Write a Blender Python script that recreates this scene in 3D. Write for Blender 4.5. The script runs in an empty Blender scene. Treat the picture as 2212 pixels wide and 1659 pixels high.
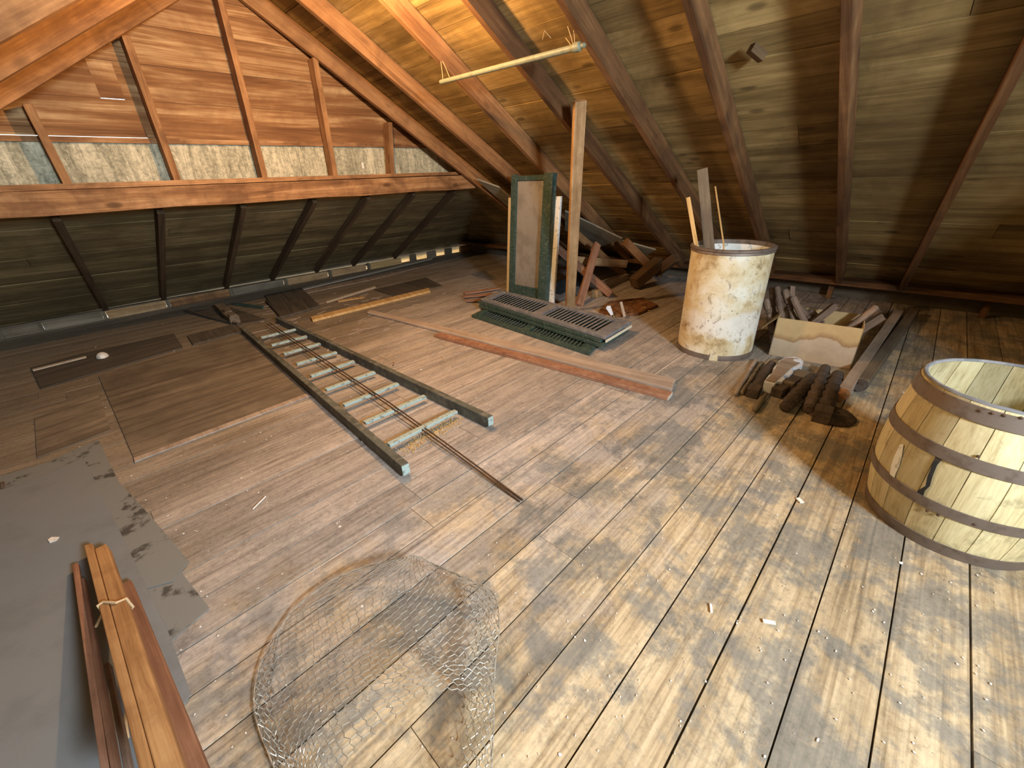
import bpy, bmesh, math, random
from mathutils import Vector as V, Matrix
random.seed(7)
sc = bpy.context.scene
col = sc.collection
R = math.radians

# ------------------------------------------------------------------ camera
FPX, YAW, PITCH, ROLL, H = 894.6, R(45.0), R(26.5), R(-2.6), 1.5
CAM = V((0, 0, H))
FWD = V((math.sin(YAW) * math.cos(PITCH), math.cos(YAW) * math.cos(PITCH), -math.sin(PITCH)))
_rt = V((math.cos(YAW), -math.sin(YAW), 0)); _up = _rt.cross(FWD)
RT = math.cos(ROLL) * _rt + math.sin(ROLL) * _up
UP = -math.sin(ROLL) * _rt + math.cos(ROLL) * _up
cam = bpy.data.cameras.new('camera'); co = bpy.data.objects.new('camera', cam); col.objects.link(co)
m = Matrix((RT, UP, -FWD)).transposed().to_4x4(); m.translation = CAM
co.matrix_world = m
cam.sensor_width = 36.0; cam.lens = 36.0 * FPX / 2212; cam.clip_start = 0.02
sc.camera = co

# ------------------------------------------------------------------ world, lights, exposure
sc.view_settings.view_transform = 'Standard'; sc.view_settings.look = 'None'
sc.view_settings.gamma = 1.0; sc.view_settings.exposure = 0.82
w = bpy.data.worlds.new('world'); sc.world = w; w.use_nodes = True
bg = w.node_tree.nodes['Background']; bg.inputs[0].default_value = (1.0, 0.98, 0.95, 1); bg.inputs[1].default_value = 1.6

def light(name, kind, loc, energy, colour, **kw):
    d = bpy.data.lights.new(name, kind); d.energy = energy; d.color = colour
    for k, v in kw.items(): setattr(d, k, v)
    o = bpy.data.objects.new(name, d); o.location = loc; col.objects.link(o); return o
WIN = (0.65, -2.32, 2.12)
wl = light('window_daylight', 'AREA', WIN, 270, (0.80, 0.91, 1.0), shape='RECTANGLE', size=0.6, size_y=0.6)
wl.rotation_euler = (R(90), 0, 0)          # faces +y, into the attic
bulb = light('ceiling_bulb', 'POINT', (1.82, 3.1, 2.64), 125, (1.0, 0.57, 0.24), shadow_soft_size=0.04)

# ------------------------------------------------------------------ pixel -> place helpers
def ray(x, y): return FWD + RT * ((x - 1106) / FPX) - UP * ((y - 829.5) / FPX)
def on(x, y, n, d):
    n = V(n); v = ray(x, y); return CAM + v * ((d - n.dot(CAM)) / n.dot(v))
def fl(x, y, z=0.0): return on(x, y, (0, 0, 1), z)
def at(x, y, p):                       # point of the ray at the same depth as point p
    return CAM + ray(x, y) * (V(p) - CAM).dot(FWD)

# ------------------------------------------------------------------ materials
def mat(name):
    m = bpy.data.materials.new(name); m.use_nodes = True
    return m, m.node_tree, m.node_tree.nodes['Principled BSDF']
def nd(t, kind, **kw):
    n = t.nodes.new(kind)
    for k, v in kw.items(): setattr(n, k, v)
    return n
def ramp(t, fac, stops):
    r = nd(t, 'ShaderNodeValToRGB'); e = r.color_ramp.elements
    while len(e) < len(stops): e.new(0.5)
    for q, (p, c) in zip(e, stops): q.position = p; q.color = (*c, 1) if len(c) == 3 else c
    t.links.new(fac, r.inputs[0]); return r.outputs[0]
def mathn(t, op, a, b=None, clamp=False):
    n = nd(t, 'ShaderNodeMath', operation=op, use_clamp=clamp)
    for i, v in enumerate((a, b)):
        if v is None: continue
        if isinstance(v, (int, float)): n.inputs[i].default_value = v
        else: t.links.new(v, n.inputs[i])
    return n.outputs[0]
def mix(t, fac, a, b, mode='MIX'):
    n = nd(t, 'ShaderNodeMix', data_type='RGBA', blend_type=mode)
    for s, v in ((n.inputs[0], fac), (n.inputs[6], a), (n.inputs[7], b)):
        if isinstance(v, (int, float)): s.default_value = v
        elif isinstance(v, tuple): s.default_value = (*v, 1)
        else: t.links.new(v, s)
    return n.outputs[2]
def noise(t, vec, scale, detail=4, rough=0.55, dist=0.0):
    n = nd(t, 'ShaderNodeTexNoise'); n.inputs['Scale'].default_value = scale; n.inputs['Detail'].default_value = detail
    n.inputs['Roughness'].default_value = rough; n.inputs['Distortion'].default_value = dist
    if vec is not None: t.links.new(vec, n.inputs['Vector'])
    return n.outputs[0]
def attr(t, name):
    return nd(t, 'ShaderNodeAttribute', attribute_name=name)
def mapping(t, vec, scale):
    n = nd(t, 'ShaderNodeMapping'); n.inputs['Scale'].default_value = scale; t.links.new(vec, n.inputs['Vector']); return n.outputs[0]
def grain(t, along=0.8, across=12):
    a = attr(t, 'gc').outputs['Vector']; r = attr(t, 'rnd').outputs['Fac']
    c = nd(t, 'ShaderNodeCombineXYZ'); 
    for i, k in enumerate((31.0, 17.0, 9.0)): t.links.new(mathn(t, 'MULTIPLY', r, k), c.inputs[i])
    ad = nd(t, 'ShaderNodeVectorMath', operation='ADD'); t.links.new(a, ad.inputs[0]); t.links.new(c.outputs[0], ad.inputs[1])
    v = ad.outputs[0]
    g1 = noise(t, mapping(t, v, (along, across, across)), 1.0, 5, 0.6, 0.9)
    g2 = noise(t, mapping(t, v, (along * 4, across * 9, across * 9)), 1.0, 3, 0.6)
    return v, r, g1, g2
def pos(t): return nd(t, 'ShaderNodeNewGeometry').outputs['Position']
def bump(t, b, h, strength=0.3, dist=0.01):
    n = nd(t, 'ShaderNodeBump'); n.inputs['Strength'].default_value = strength; n.inputs['Distance'].default_value = dist
    t.links.new(h, n.inputs['Height']); t.links.new(n.outputs[0], b.inputs['Normal'])
def wood(name, dark, mid, light_, var=0.35, stain=None, stain_amt=0.5, stain_scale=1.4, along=0.8, across=12, rough=0.82, knots=0.0, bmp=0.25):
    m, t, b = mat(name)
    v, r, g1, g2 = grain(t, along, across)
    f = mathn(t, 'ADD', mathn(t, 'MULTIPLY', g1, 0.72), mathn(t, 'MULTIPLY', g2, 0.28))
    c = ramp(t, f, ((0.33, dark), (0.5, mid), (0.68, light_)))
    k = mathn(t, 'ADD', mathn(t, 'MULTIPLY', r, var), 1 - var * 0.5)
    kc = nd(t, 'ShaderNodeCombineColor')
    for i in range(3): t.links.new(k, kc.inputs[i])
    c = mix(t, 1.0, c, kc.outputs[0], 'MULTIPLY')
    if knots:
        vo = nd(t, 'ShaderNodeTexVoronoi'); vo.inputs['Scale'].default_value = 1.0
        t.links.new(mapping(t, v, (2.2, 5.0, 5.0)), vo.inputs['Vector'])
        kf = ramp(t, vo.outputs['Distance'], ((0.0, (1, 1, 1)), (0.09, (0.8, 0.8, 0.8)), (0.16, (0, 0, 0))))
        c = mix(t, mathn(t, 'MULTIPLY', kf, knots), c, tuple(x * 0.3 for x in dark))
    if stain:
        s = noise(t, pos(t), stain_scale, 5, 0.65, 0.4)
        sf = ramp(t, s, ((0.42, (0, 0, 0)), (0.62, (1, 1, 1))))
        c = mix(t, mathn(t, 'MULTIPLY', sf, stain_amt), c, stain)
    t.links.new(c, b.inputs['Base Color']); b.inputs['Roughness'].default_value = rough
    b.inputs['Specular IOR Level'].default_value = 0.25
    bump(t, b, f, bmp, 0.006)
    return m
def speckle(name, base, spots, amt=0.6, scale=9, rough=0.7, metal=0.0, lo=0.5, hi=0.62, second=None, spec=0.4, bmp=0.15):
    m, t, b = mat(name)
    tc = nd(t, 'ShaderNodeTexCoord').outputs['Object']
    c = base
    if second:
        c = mix(t, ramp(t, noise(t, tc, scale * 0.3, 4), ((0.4, (0, 0, 0)), (0.6, (1, 1, 1)))), base, second)
    s = noise(t, tc, scale, 6, 0.65)
    c = mix(t, mathn(t, 'MULTIPLY', ramp(t, s, ((lo, (0, 0, 0)), (hi, (1, 1, 1)))), amt), c, spots)
    t.links.new(c, b.inputs['Base Color']); b.inputs['Roughness'].default_value = rough; b.inputs['Metallic'].default_value = metal
    b.inputs['Specular IOR Level'].default_value = spec
    bump(t, b, s, bmp, 0.004); return m

M = {}
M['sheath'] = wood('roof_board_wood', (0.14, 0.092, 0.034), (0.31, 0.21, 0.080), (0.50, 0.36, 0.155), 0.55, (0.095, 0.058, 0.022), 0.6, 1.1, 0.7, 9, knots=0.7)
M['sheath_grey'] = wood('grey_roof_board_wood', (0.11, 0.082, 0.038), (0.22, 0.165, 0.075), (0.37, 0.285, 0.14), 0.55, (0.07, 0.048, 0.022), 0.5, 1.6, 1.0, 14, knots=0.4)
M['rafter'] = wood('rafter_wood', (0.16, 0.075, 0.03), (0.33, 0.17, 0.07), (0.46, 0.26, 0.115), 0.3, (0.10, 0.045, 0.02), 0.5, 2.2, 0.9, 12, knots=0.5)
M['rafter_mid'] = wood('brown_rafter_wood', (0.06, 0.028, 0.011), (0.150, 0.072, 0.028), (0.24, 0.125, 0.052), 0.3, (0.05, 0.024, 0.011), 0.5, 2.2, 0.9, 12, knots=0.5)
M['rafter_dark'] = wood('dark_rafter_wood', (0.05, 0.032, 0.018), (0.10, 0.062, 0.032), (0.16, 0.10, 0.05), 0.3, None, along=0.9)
M['gable'] = wood('gable_board_wood', (0.10, 0.042, 0.016), (0.28, 0.140, 0.055), (0.62, 0.43, 0.22), 0.4, (0.17, 0.075, 0.028), 0.6, 1.7, 0.5, 5.0, knots=0.25)
M['beam'] = wood('old_beam_wood', (0.12, 0.055, 0.022), (0.32, 0.165, 0.070), (0.55, 0.34, 0.165), 0.2, (0.10, 0.045, 0.02), 0.65, 3.4, 0.9, 14, knots=0.8)
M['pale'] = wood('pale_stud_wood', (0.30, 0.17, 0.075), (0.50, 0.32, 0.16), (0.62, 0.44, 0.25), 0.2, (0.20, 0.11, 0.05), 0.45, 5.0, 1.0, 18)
M['yellow'] = wood('yellow_pine_wood', (0.36, 0.22, 0.08), (0.58, 0.38, 0.16), (0.70, 0.50, 0.25), 0.3, None, along=1.0, across=20)
M['strip'] = wood('orange_lath_wood', (0.22, 0.11, 0.045), (0.47, 0.275, 0.12), (0.60, 0.39, 0.19), 0.3, (0.25, 0.12, 0.05), 0.4, 5.0, 1.0, 22)
M['greyboard'] = wood('pale_grey_board', (0.15, 0.135, 0.10), (0.26, 0.24, 0.18), (0.34, 0.315, 0.24), 0.2, None, along=1.0)
M['red'] = wood('red_brown_wood', (0.20, 0.095, 0.055), (0.34, 0.18, 0.11), (0.44, 0.27, 0.18), 0.2, (0.16, 0.08, 0.05), 0.4, 4.0, 1.0, 18)
M['greybrown'] = wood('dusty_grey_wood', (0.22, 0.17, 0.13), (0.36, 0.29, 0.23), (0.46, 0.39, 0.32), 0.25, (0.20, 0.15, 0.12), 0.4, 3.0, 1.0, 16)
M['polewood'] = wood('pale_dusty_pole_wood', (0.30, 0.235, 0.18), (0.43, 0.35, 0.28), (0.52, 0.44, 0.36), 0.2, (0.26, 0.19, 0.15), 0.4, 3.0, 1.0, 16)
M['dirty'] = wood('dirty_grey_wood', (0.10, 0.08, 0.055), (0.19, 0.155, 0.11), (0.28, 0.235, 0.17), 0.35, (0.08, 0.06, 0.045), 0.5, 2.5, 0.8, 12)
M['darkpanel'] = wood('dark_board_wood', (0.05, 0.042, 0.033), (0.095, 0.08, 0.062), (0.14, 0.12, 0.095), 0.25, None, along=0.8)
M['spindle'] = wood('turned_brown_wood', (0.10, 0.065, 0.045), (0.23, 0.155, 0.11), (0.38, 0.275, 0.20), 0.5, (0.12, 0.08, 0.06), 0.5, 6.0, 1.2, 18, 0.6)
M['newel'] = wood('dark_weathered_turning', (0.045, 0.034, 0.028), (0.085, 0.066, 0.055), (0.14, 0.11, 0.095), 0.4, None, along=1.2, across=16)
M['end'] = speckle('pale_sawn_end', (0.62, 0.55, 0.45), (0.42, 0.33, 0.23), 0.5, 40)
M['green'] = speckle('dark_green_paint', (0.030, 0.066, 0.055), (0.34, 0.36, 0.32), 0.45, 48, 0.5, lo=0.56, hi=0.66, second=(0.05, 0.085, 0.075))
M['greytop'] = speckle('dusty_slate_paint', (0.20, 0.205, 0.225), (0.33, 0.33, 0.34), 0.5, 14, 0.75, second=(0.155, 0.165, 0.185))
M['cream'] = speckle('cream_paint', (0.80, 0.74, 0.58), (0.40, 0.34, 0.24), 0.5, 30, 0.6, lo=0.58, hi=0.66)
M['white'] = speckle('chipped_white_paint', (0.78, 0.82, 0.80), (0.28, 0.29, 0.25), 0.7, 26, 0.55, lo=0.56, hi=0.62)
M['bluewhite'] = speckle('bluish_white_paint', (0.66, 0.72, 0.82), (0.35, 0.33, 0.30), 0.5, 24, 0.5, lo=0.6, hi=0.66)
M['laddergreen'] = speckle('grey_green_ladder_paint', (0.105, 0.115, 0.098), (0.20, 0.195, 0.16), 0.6, 16, 0.7, second=(0.065, 0.07, 0.058))
M['rung'] = speckle('pale_blue_green_paint', (0.36, 0.46, 0.44), (0.14, 0.15, 0.12), 0.75, 34, 0.6, lo=0.55, hi=0.6)
M['screen'] = speckle('dusty_screen_mesh', (0.25, 0.235, 0.205), (0.16, 0.15, 0.13), 0.5, 5, 0.75, second=(0.30, 0.28, 0.25))
M['iron'] = speckle('rusty_iron', (0.10, 0.065, 0.045), (0.20, 0.10, 0.05), 0.6, 60, 0.6, 0.5)
M['hoop'] = speckle('grey_steel_hoop', (0.21, 0.17, 0.145), (0.12, 0.085, 0.06), 0.6, 18, 0.55, 0.35)
M['wire'] = speckle('galvanised_wire', (0.46, 0.44, 0.39), (0.22, 0.18, 0.13), 0.6, 30, 0.38, 0.35)
M['greenrod'] = speckle('green_grey_rod_paint', (0.22, 0.24, 0.17), (0.13, 0.13, 0.09), 0.5, 20, 0.5)
M['sheetmetal'] = speckle('dull_grey_sheet', (0.215, 0.235, 0.25), (0.175, 0.185, 0.185), 0.5, 3.0, 0.5, 0.05, second=(0.235, 0.245, 0.245))
M['sheetmetal2'] = speckle('stained_grey_sheet', (0.23, 0.24, 0.23), (0.055, 0.052, 0.045), 0.85, 6.0, 0.6, 0.1, lo=0.54, hi=0.6)
M['black'] = speckle('black_rubber', (0.02, 0.022, 0.025), (0.05, 0.05, 0.055), 0.6, 12, 0.45)
M['string'] = speckle('pale_string', (0.62, 0.45, 0.26), (0.4, 0.28, 0.15), 0.5, 60, 0.9)
M['flake'] = speckle('white_paint_flake', (0.82, 0.80, 0.74), (0.6, 0.55, 0.48), 0.5, 20, 0.8)
M['sawdust'] = speckle('sawdust', (0.46, 0.30, 0.13), (0.70, 0.55, 0.30), 0.6, 30, 0.95)
M['rotten'] = wood('rotten_orange_wood', (0.10, 0.045, 0.02), (0.27, 0.125, 0.05), (0.42, 0.24, 0.10), 0.4, (0.06, 0.03, 0.015), 0.7, 7.0, 1.5, 10)

def floor_mat():
    m, t, b = mat('worn_floor_boards')
    v, r, g1, g2 = grain(t, 0.7, 10)
    g3 = noise(t, mapping(t, v, (0.9, 24, 1)), 1.0, 3, 0.5, 1.8)
    f = mathn(t, 'ADD', mathn(t, 'MULTIPLY', g1, 0.42), mathn(t, 'ADD', mathn(t, 'MULTIPLY', g2, 0.32), mathn(t, 'MULTIPLY', g3, 0.26)))
    p = pos(t); sx = nd(t, 'ShaderNodeSeparateXYZ'); t.links.new(p, sx.inputs[0])
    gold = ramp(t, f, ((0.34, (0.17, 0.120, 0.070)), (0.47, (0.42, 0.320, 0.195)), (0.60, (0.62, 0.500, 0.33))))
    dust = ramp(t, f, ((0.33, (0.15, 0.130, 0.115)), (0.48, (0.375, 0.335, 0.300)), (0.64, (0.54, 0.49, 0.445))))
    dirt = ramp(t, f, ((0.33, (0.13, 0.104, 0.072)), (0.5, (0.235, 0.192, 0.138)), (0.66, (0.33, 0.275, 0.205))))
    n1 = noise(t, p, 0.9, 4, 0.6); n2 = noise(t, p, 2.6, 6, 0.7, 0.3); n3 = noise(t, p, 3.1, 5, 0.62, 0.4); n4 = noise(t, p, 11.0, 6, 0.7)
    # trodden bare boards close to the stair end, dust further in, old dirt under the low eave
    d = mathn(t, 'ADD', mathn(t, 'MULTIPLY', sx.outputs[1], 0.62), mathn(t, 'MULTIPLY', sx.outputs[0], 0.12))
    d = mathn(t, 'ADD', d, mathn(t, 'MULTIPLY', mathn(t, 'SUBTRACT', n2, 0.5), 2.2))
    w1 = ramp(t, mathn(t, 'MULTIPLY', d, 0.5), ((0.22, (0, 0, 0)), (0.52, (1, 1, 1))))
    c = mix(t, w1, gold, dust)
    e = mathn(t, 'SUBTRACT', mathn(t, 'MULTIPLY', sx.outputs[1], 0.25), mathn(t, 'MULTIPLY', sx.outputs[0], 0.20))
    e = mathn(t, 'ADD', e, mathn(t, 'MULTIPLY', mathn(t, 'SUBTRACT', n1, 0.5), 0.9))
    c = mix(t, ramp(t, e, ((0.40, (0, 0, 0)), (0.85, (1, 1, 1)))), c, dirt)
    # blue-grey worn paint patches on the trodden boards
    g = ramp(t, mathn(t, 'ADD', n3, mathn(t, 'MULTIPLY', mathn(t, 'SUBTRACT', n4, 0.5), 0.6)), ((0.46, (0, 0, 0)), (0.58, (1, 1, 1))))
    lim = ramp(t, mathn(t, 'MULTIPLY', sx.outputs[1], 0.4), ((0.45, (1, 1, 1)), (0.85, (0.12, 0.12, 0.12))))
    c = mix(t, mathn(t, 'MULTIPLY', mathn(t, 'MULTIPLY', g, lim), 0.66), c, (0.150, 0.164, 0.166))
    # fine mottling, scratches and grime in the open grain
    n5 = noise(t, p, 46.0, 5, 0.75, 0.5); n6 = noise(t, mapping(t, v, (2.5, 5, 1)), 1.0, 6, 0.72, 2.6)
    gr = ramp(t, mathn(t, 'ADD', mathn(t, 'MULTIPLY', n5, 0.55), mathn(t, 'MULTIPLY', n6, 0.45)), ((0.36, (0.62, 0.60, 0.57)), (0.5, (1, 1, 1)), (0.64, (1.22, 1.20, 1.15))))
    c = mix(t, 0.85, c, gr, 'MULTIPLY')
    # small dark spots
    sp = ramp(t, n4, ((0.62, (0, 0, 0)), (0.72, (1, 1, 1))))
    c = mix(t, mathn(t, 'MULTIPLY', sp, 0.45), c, (0.13, 0.10, 0.075))
    k = mathn(t, 'ADD', mathn(t, 'MULTIPLY', r, 0.28), 0.86); kc = nd(t, 'ShaderNodeCombineColor')
    for i in range(3): t.links.new(k, kc.inputs[i])
    c = mix(t, 1.0, c, kc.outputs[0], 'MULTIPLY')
    vo = nd(t, 'ShaderNodeTexVoronoi'); t.links.new(mapping(t, v, (1.5, 4.0, 1.0)), vo.inputs['Vector']); vo.inputs['Scale'].default_value = 1.0
    kf = ramp(t, vo.outputs['Distance'], ((0.0, (1, 1, 1)), (0.05, (0.7, 0.7, 0.7)), (0.085, (0, 0, 0))))
    c = mix(t, mathn(t, 'MULTIPLY', kf, 0.5), c, (0.13, 0.11, 0.09))
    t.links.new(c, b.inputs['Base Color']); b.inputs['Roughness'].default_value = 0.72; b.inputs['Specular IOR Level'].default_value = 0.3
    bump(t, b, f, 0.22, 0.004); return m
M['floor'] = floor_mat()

def felt_mat():   # grey-green tattered building paper behind the studs
    m, t, b = mat('grey_building_paper')
    p = pos(t)
    a = noise(t, mapping(t, p, (9, 1, 1.6)), 1.0, 6, 0.7, 0.6); c2 = noise(t, mapping(t, p, (30, 1, 34)), 1.0, 3, 0.6, 0.8)
    f = mathn(t, 'ADD', mathn(t, 'MULTIPLY', a, 0.65), mathn(t, 'MULTIPLY', c2, 0.35))
    c = ramp(t, f, ((0.34, (0.16, 0.155, 0.10)), (0.47, (0.36, 0.345, 0.24)), (0.60, (0.66, 0.62, 0.44))))
    cr = ramp(t, noise(t, mapping(t, p, (14, 1, 0.7)), 1.0, 5, 0.7, 1.2), ((0.485, (0, 0, 0)), (0.5, (1, 1, 1)), (0.515, (0, 0, 0))))
    c = mix(t, mathn(t, 'MULTIPLY', cr, 0.6), c, (0.05, 0.045, 0.03))
    t.links.new(c, b.inputs['Base Color']); b.inputs['Roughness'].default_value = 0.9; return m
M['felt'] = felt_mat()
def drum_mat():
    m, t, b = mat('stained_drum_fibre')
    tc = nd(t, 'ShaderNodeTexCoord').outputs['Object']; sx = nd(t, 'ShaderNodeSeparateXYZ'); t.links.new(tc, sx.inputs[0])
    a = noise(t, tc, 3.2, 6, 0.68, 0.3); b2 = noise(t, mapping(t, tc, (14, 14, 9)), 1.0, 6, 0.72, 0.6); s = noise(t, mapping(t, tc, (22, 22, 3)), 1.0, 4, 0.6)
    c = ramp(t, a, ((0.36, (0.42, 0.29, 0.13)), (0.47, (0.70, 0.60, 0.38)), (0.60, (0.82, 0.80, 0.68))))
    low = ramp(t, mathn(t, 'ADD', sx.outputs[2], mathn(t, 'MULTIPLY', mathn(t, 'SUBTRACT', a, 0.5), 0.5)), ((0.16, (0, 0, 0)), (0.22, (1, 1, 1)), (0.36, (1, 1, 1)), (0.42, (0, 0, 0))))
    c = mix(t, mathn(t, 'MULTIPLY', low, 0.75), c, (0.86, 0.87, 0.84))
    rust = ramp(t, b2, ((0.56, (0, 0, 0)), (0.68, (1, 1, 1))))
    c = mix(t, mathn(t, 'MULTIPLY', rust, 0.75), c, (0.20, 0.115, 0.045))
    c = mix(t, mathn(t, 'MULTIPLY', ramp(t, s, ((0.62, (0, 0, 0)), (0.70, (1, 1, 1)))), 0.4), c, (0.25, 0.22, 0.17))
    c = mix(t, mathn(t, 'MULTIPLY', ramp(t, noise(t, mapping(t, tc, (26, 26, 60)), 1.0, 3), ((0.68, (0, 0, 0)), (0.71, (1, 1, 1)))), 0.8), c, (0.05, 0.04, 0.03))
    t.links.new(c, b.inputs['Base Color']); b.inputs['Roughness'].default_value = 0.55; return m
M['drum'] = drum_mat()
def card_mat():
    m, t, b = mat('water_stained_cardboard')
    tc = nd(t, 'ShaderNodeTexCoord').outputs['Object']; sx = nd(t, 'ShaderNodeSeparateXYZ'); t.links.new(tc, sx.inputs[0])
    z = mathn(t, 'ADD', sx.outputs[2], mathn(t, 'MULTIPLY', mathn(t, 'SUBTRACT', noise(t, mapping(t, tc, (3.2, 3.2, 0.5)), 1.0, 4), 0.5), 0.30))
    c = ramp(t, z, ((0.0, (0.42, 0.31, 0.20)), (0.185, (0.52, 0.42, 0.31)), (0.195, (0.36, 0.22, 0.10)), (0.24, (0.56, 0.40, 0.20))))
    c = mix(t, 0.18, c, noise(t, tc, 18, 4), 'OVERLAY')
    t.links.new(c, b.inputs['Base Color']); b.inputs['Roughness'].default_value = 0.85; return m
M['card'] = card_mat()
def stave_mat():
    m, t, b = mat('yellow_stained_staves')
    v, r, g1, g2 = grain(t, 1.4, 14)
    p = nd(t, 'ShaderNodeTexCoord').outputs['Object']
    f = mathn(t, 'ADD', mathn(t, 'MULTIPLY', g1, 0.6), mathn(t, 'MULTIPLY', g2, 0.4))
    c = ramp(t, f, ((0.33, (0.48, 0.38, 0.19)), (0.48, (0.70, 0.61, 0.35)), (0.62, (0.82, 0.75, 0.47))))
    k = mathn(t, 'ADD', mathn(t, 'MULTIPLY', r, 0.62), 0.52); kc = nd(t, 'ShaderNodeCombineColor')
    for i in range(3): t.links.new(k, kc.inputs[i])
    c = mix(t, 1.0, c, kc.outputs[0], 'MULTIPLY')
    n = noise(t, p, 7, 6, 0.7, 0.4)
    c = mix(t, mathn(t, 'MULTIPLY', ramp(t, n, ((0.54, (0, 0, 0)), (0.66, (1, 1, 1)))), 0.5), c, (0.20, 0.155, 0.08))
    t.links.new(c, b.inputs['Base Color']); b.inputs['Roughness'].default_value = 0.65; bump(t, b, f, 0.2, 0.004); return m
M['stave'] = stave_mat()
M['tar'] = speckle('black_tar', (0.022, 0.024, 0.026), (0.07, 0.06, 0.05), 0.5, 30, 0.7)

# ------------------------------------------------------------------ mesh helpers
class MB:
    def __init__(s): s.v = []; s.f = []; s.g = []; s.r = []; s.sm = []
    def add(s, vs, fs, gs, rnd=None, smooth=False):
        o = len(s.v); rnd = random.random() if rnd is None else rnd
        s.v += [V(x) for x in vs]; s.g += [tuple(x) for x in gs]; s.r += [rnd] * len(vs)
        s.f += [tuple(i + o for i in f) for f in fs]; s.sm += [smooth] * len(fs); return s
    HEX = [(0, 3, 2, 1), (4, 5, 6, 7), (0, 1, 5, 4), (1, 2, 6, 5), (2, 3, 7, 6), (3, 0, 4, 7)]
    def hexa(s, b, t, rnd=None):       # 4 bottom + 4 top corners; grain along corner0 -> corner1
        p = [V(x) for x in list(b) + list(t)]; L = (p[1] - p[0]).length; W = (p[3] - p[0]).length; T = (p[4] - p[0]).length
        g = [(0, 0, 0), (L, 0, 0), (L, W, 0), (0, W, 0), (0, 0, T), (L, 0, T), (L, W, T), (0, W, T)]
        return s.add(p, MB.HEX, g, rnd)
    def box(s, x0, x1, y0, y1, z0, z1, along='x', rnd=None):
        P = lambda x, y, z: (x, y, z)
        if along == 'x': b = [P(x0, y0, z0), P(x1, y0, z0), P(x1, y1, z0), P(x0, y1, z0)]; t = [(p[0], p[1], z1) for p in b]
        elif along == 'y': b = [P(x1, y0, z0), P(x1, y1, z0), P(x0, y1, z0), P(x0, y0, z0)]; t = [(p[0], p[1], z1) for p in b]
        else: b = [P(x0, y0, z0), P(x0, y0, z1), P(x0, y1, z1), P(x0, y1, z0)]; t = [(x1, p[1], p[2]) for p in b]
        return s.hexa(b, t, rnd)
    def beam(s, p0, p1, w, h, up=(0, 0, 1), rnd=None, w1=None, h1=None, jit=0.0):   # w across, h along up, centred on the axis
        p0, p1 = V(p0), V(p1); d = (p1 - p0).normalized(); a = d.cross(V(up)).normalized(); u = a.cross(d).normalized()
        w1 = w if w1 is None else w1; h1 = h if h1 is None else h1
        b = [p0 - a * w / 2 - u * h / 2, p1 - a * w1 / 2 - u * h1 / 2, p1 + a * w1 / 2 - u * h1 / 2, p0 + a * w / 2 - u * h / 2]
        t = [p0 - a * w / 2 + u * h / 2, p1 - a * w1 / 2 + u * h1 / 2, p1 + a * w1 / 2 + u * h1 / 2, p0 + a * w / 2 + u * h / 2]
        if jit: b = [q + V([random.uniform(-jit, jit) for _ in range(3)]) for q in b]; t = [q + V([random.uniform(-jit, jit) for _ in range(3)]) for q in t]
        return s.hexa(b, t, rnd)
    def prism(s, poly, depth, rnd=None):       # polygon of points extruded by vector depth
        P = [V(p) for p in poly]; D = V(depth); n = len(P); e = (P[1] - P[0]).normalized(); o = P[0]
        nn = D.normalized(); e2 = nn.cross(e)
        vs = P + [p + D for p in P]; g = [((q - o).dot(e), (q - o).dot(e2), (q - o).dot(nn)) for q in vs]
        fs = [tuple(reversed(range(n))), tuple(range(n, 2 * n))] + [(i, (i + 1) % n, n + (i + 1) % n, n + i) for i in range(n)]
        return s.add(vs, fs, g, rnd)
    def lathe(s, p0, p1, prof, seg=14, rnd=None, cap=True):   # prof: (t 0..1, radius)
        p0, p1 = V(p0), V(p1); d = p1 - p0; L = d.length; d.normalize()
        a = d.cross(V((0, 0, 1)) if abs(d.z) < 0.9 else V((1, 0, 0))).normalized(); u = a.cross(d)
        vs = []; g = []; fs = []
        for tt, r in prof:
            for i in range(seg):
                q = 2 * math.pi * i / seg
                vs.append(p0 + d * (tt * L) + (a * math.cos(q) + u * math.sin(q)) * r); g.append((tt * L, r * math.cos(q), r * math.sin(q)))
        n = len(prof)
        for k in range(n - 1):
            for i in range(seg):
                j = (i + 1) % seg; fs.append((k * seg + i, (k + 1) * seg + i, (k + 1) * seg + j, k * seg + j))
        if cap: fs += [tuple(range(seg)), tuple(reversed(range((n - 1) * seg, n * seg)))]
        return s.add(vs, fs, g, rnd, True)
    def tube(s, pts, r, seg=6, rnd=None):
        pts = [V(p) for p in pts]
        vs = []; g = []; fs = []; L = 0; n = len(pts); prev = None
        for k, p in enumerate(pts):
            d = (pts[min(k + 1, n - 1)] - pts[max(k - 1, 0)]).normalized()
            if prev is None: a = d.cross(V((0, 0, 1)) if abs(d.z) < 0.9 else V((1, 0, 0))).normalized()
            else: a = (prev - d * prev.dot(d)).normalized()
            prev = a; u = d.cross(a)
            if k: L += (p - pts[k - 1]).length
            for i in range(seg):
                q = 2 * math.pi * i / seg; vs.append(p + (a * math.cos(q) + u * math.sin(q)) * r); g.append((L, r * math.cos(q), r * math.sin(q)))
        for k in range(n - 1):
            for i in range(seg):
                j = (i + 1) % seg; fs.append((k * seg + i, k * seg + j, (k + 1) * seg + j, (k + 1) * seg + i))
        fs += [tuple(reversed(range(seg))), tuple(range((n - 1) * seg, n * seg))]
        return s.add(vs, fs, g, rnd, True)
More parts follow.
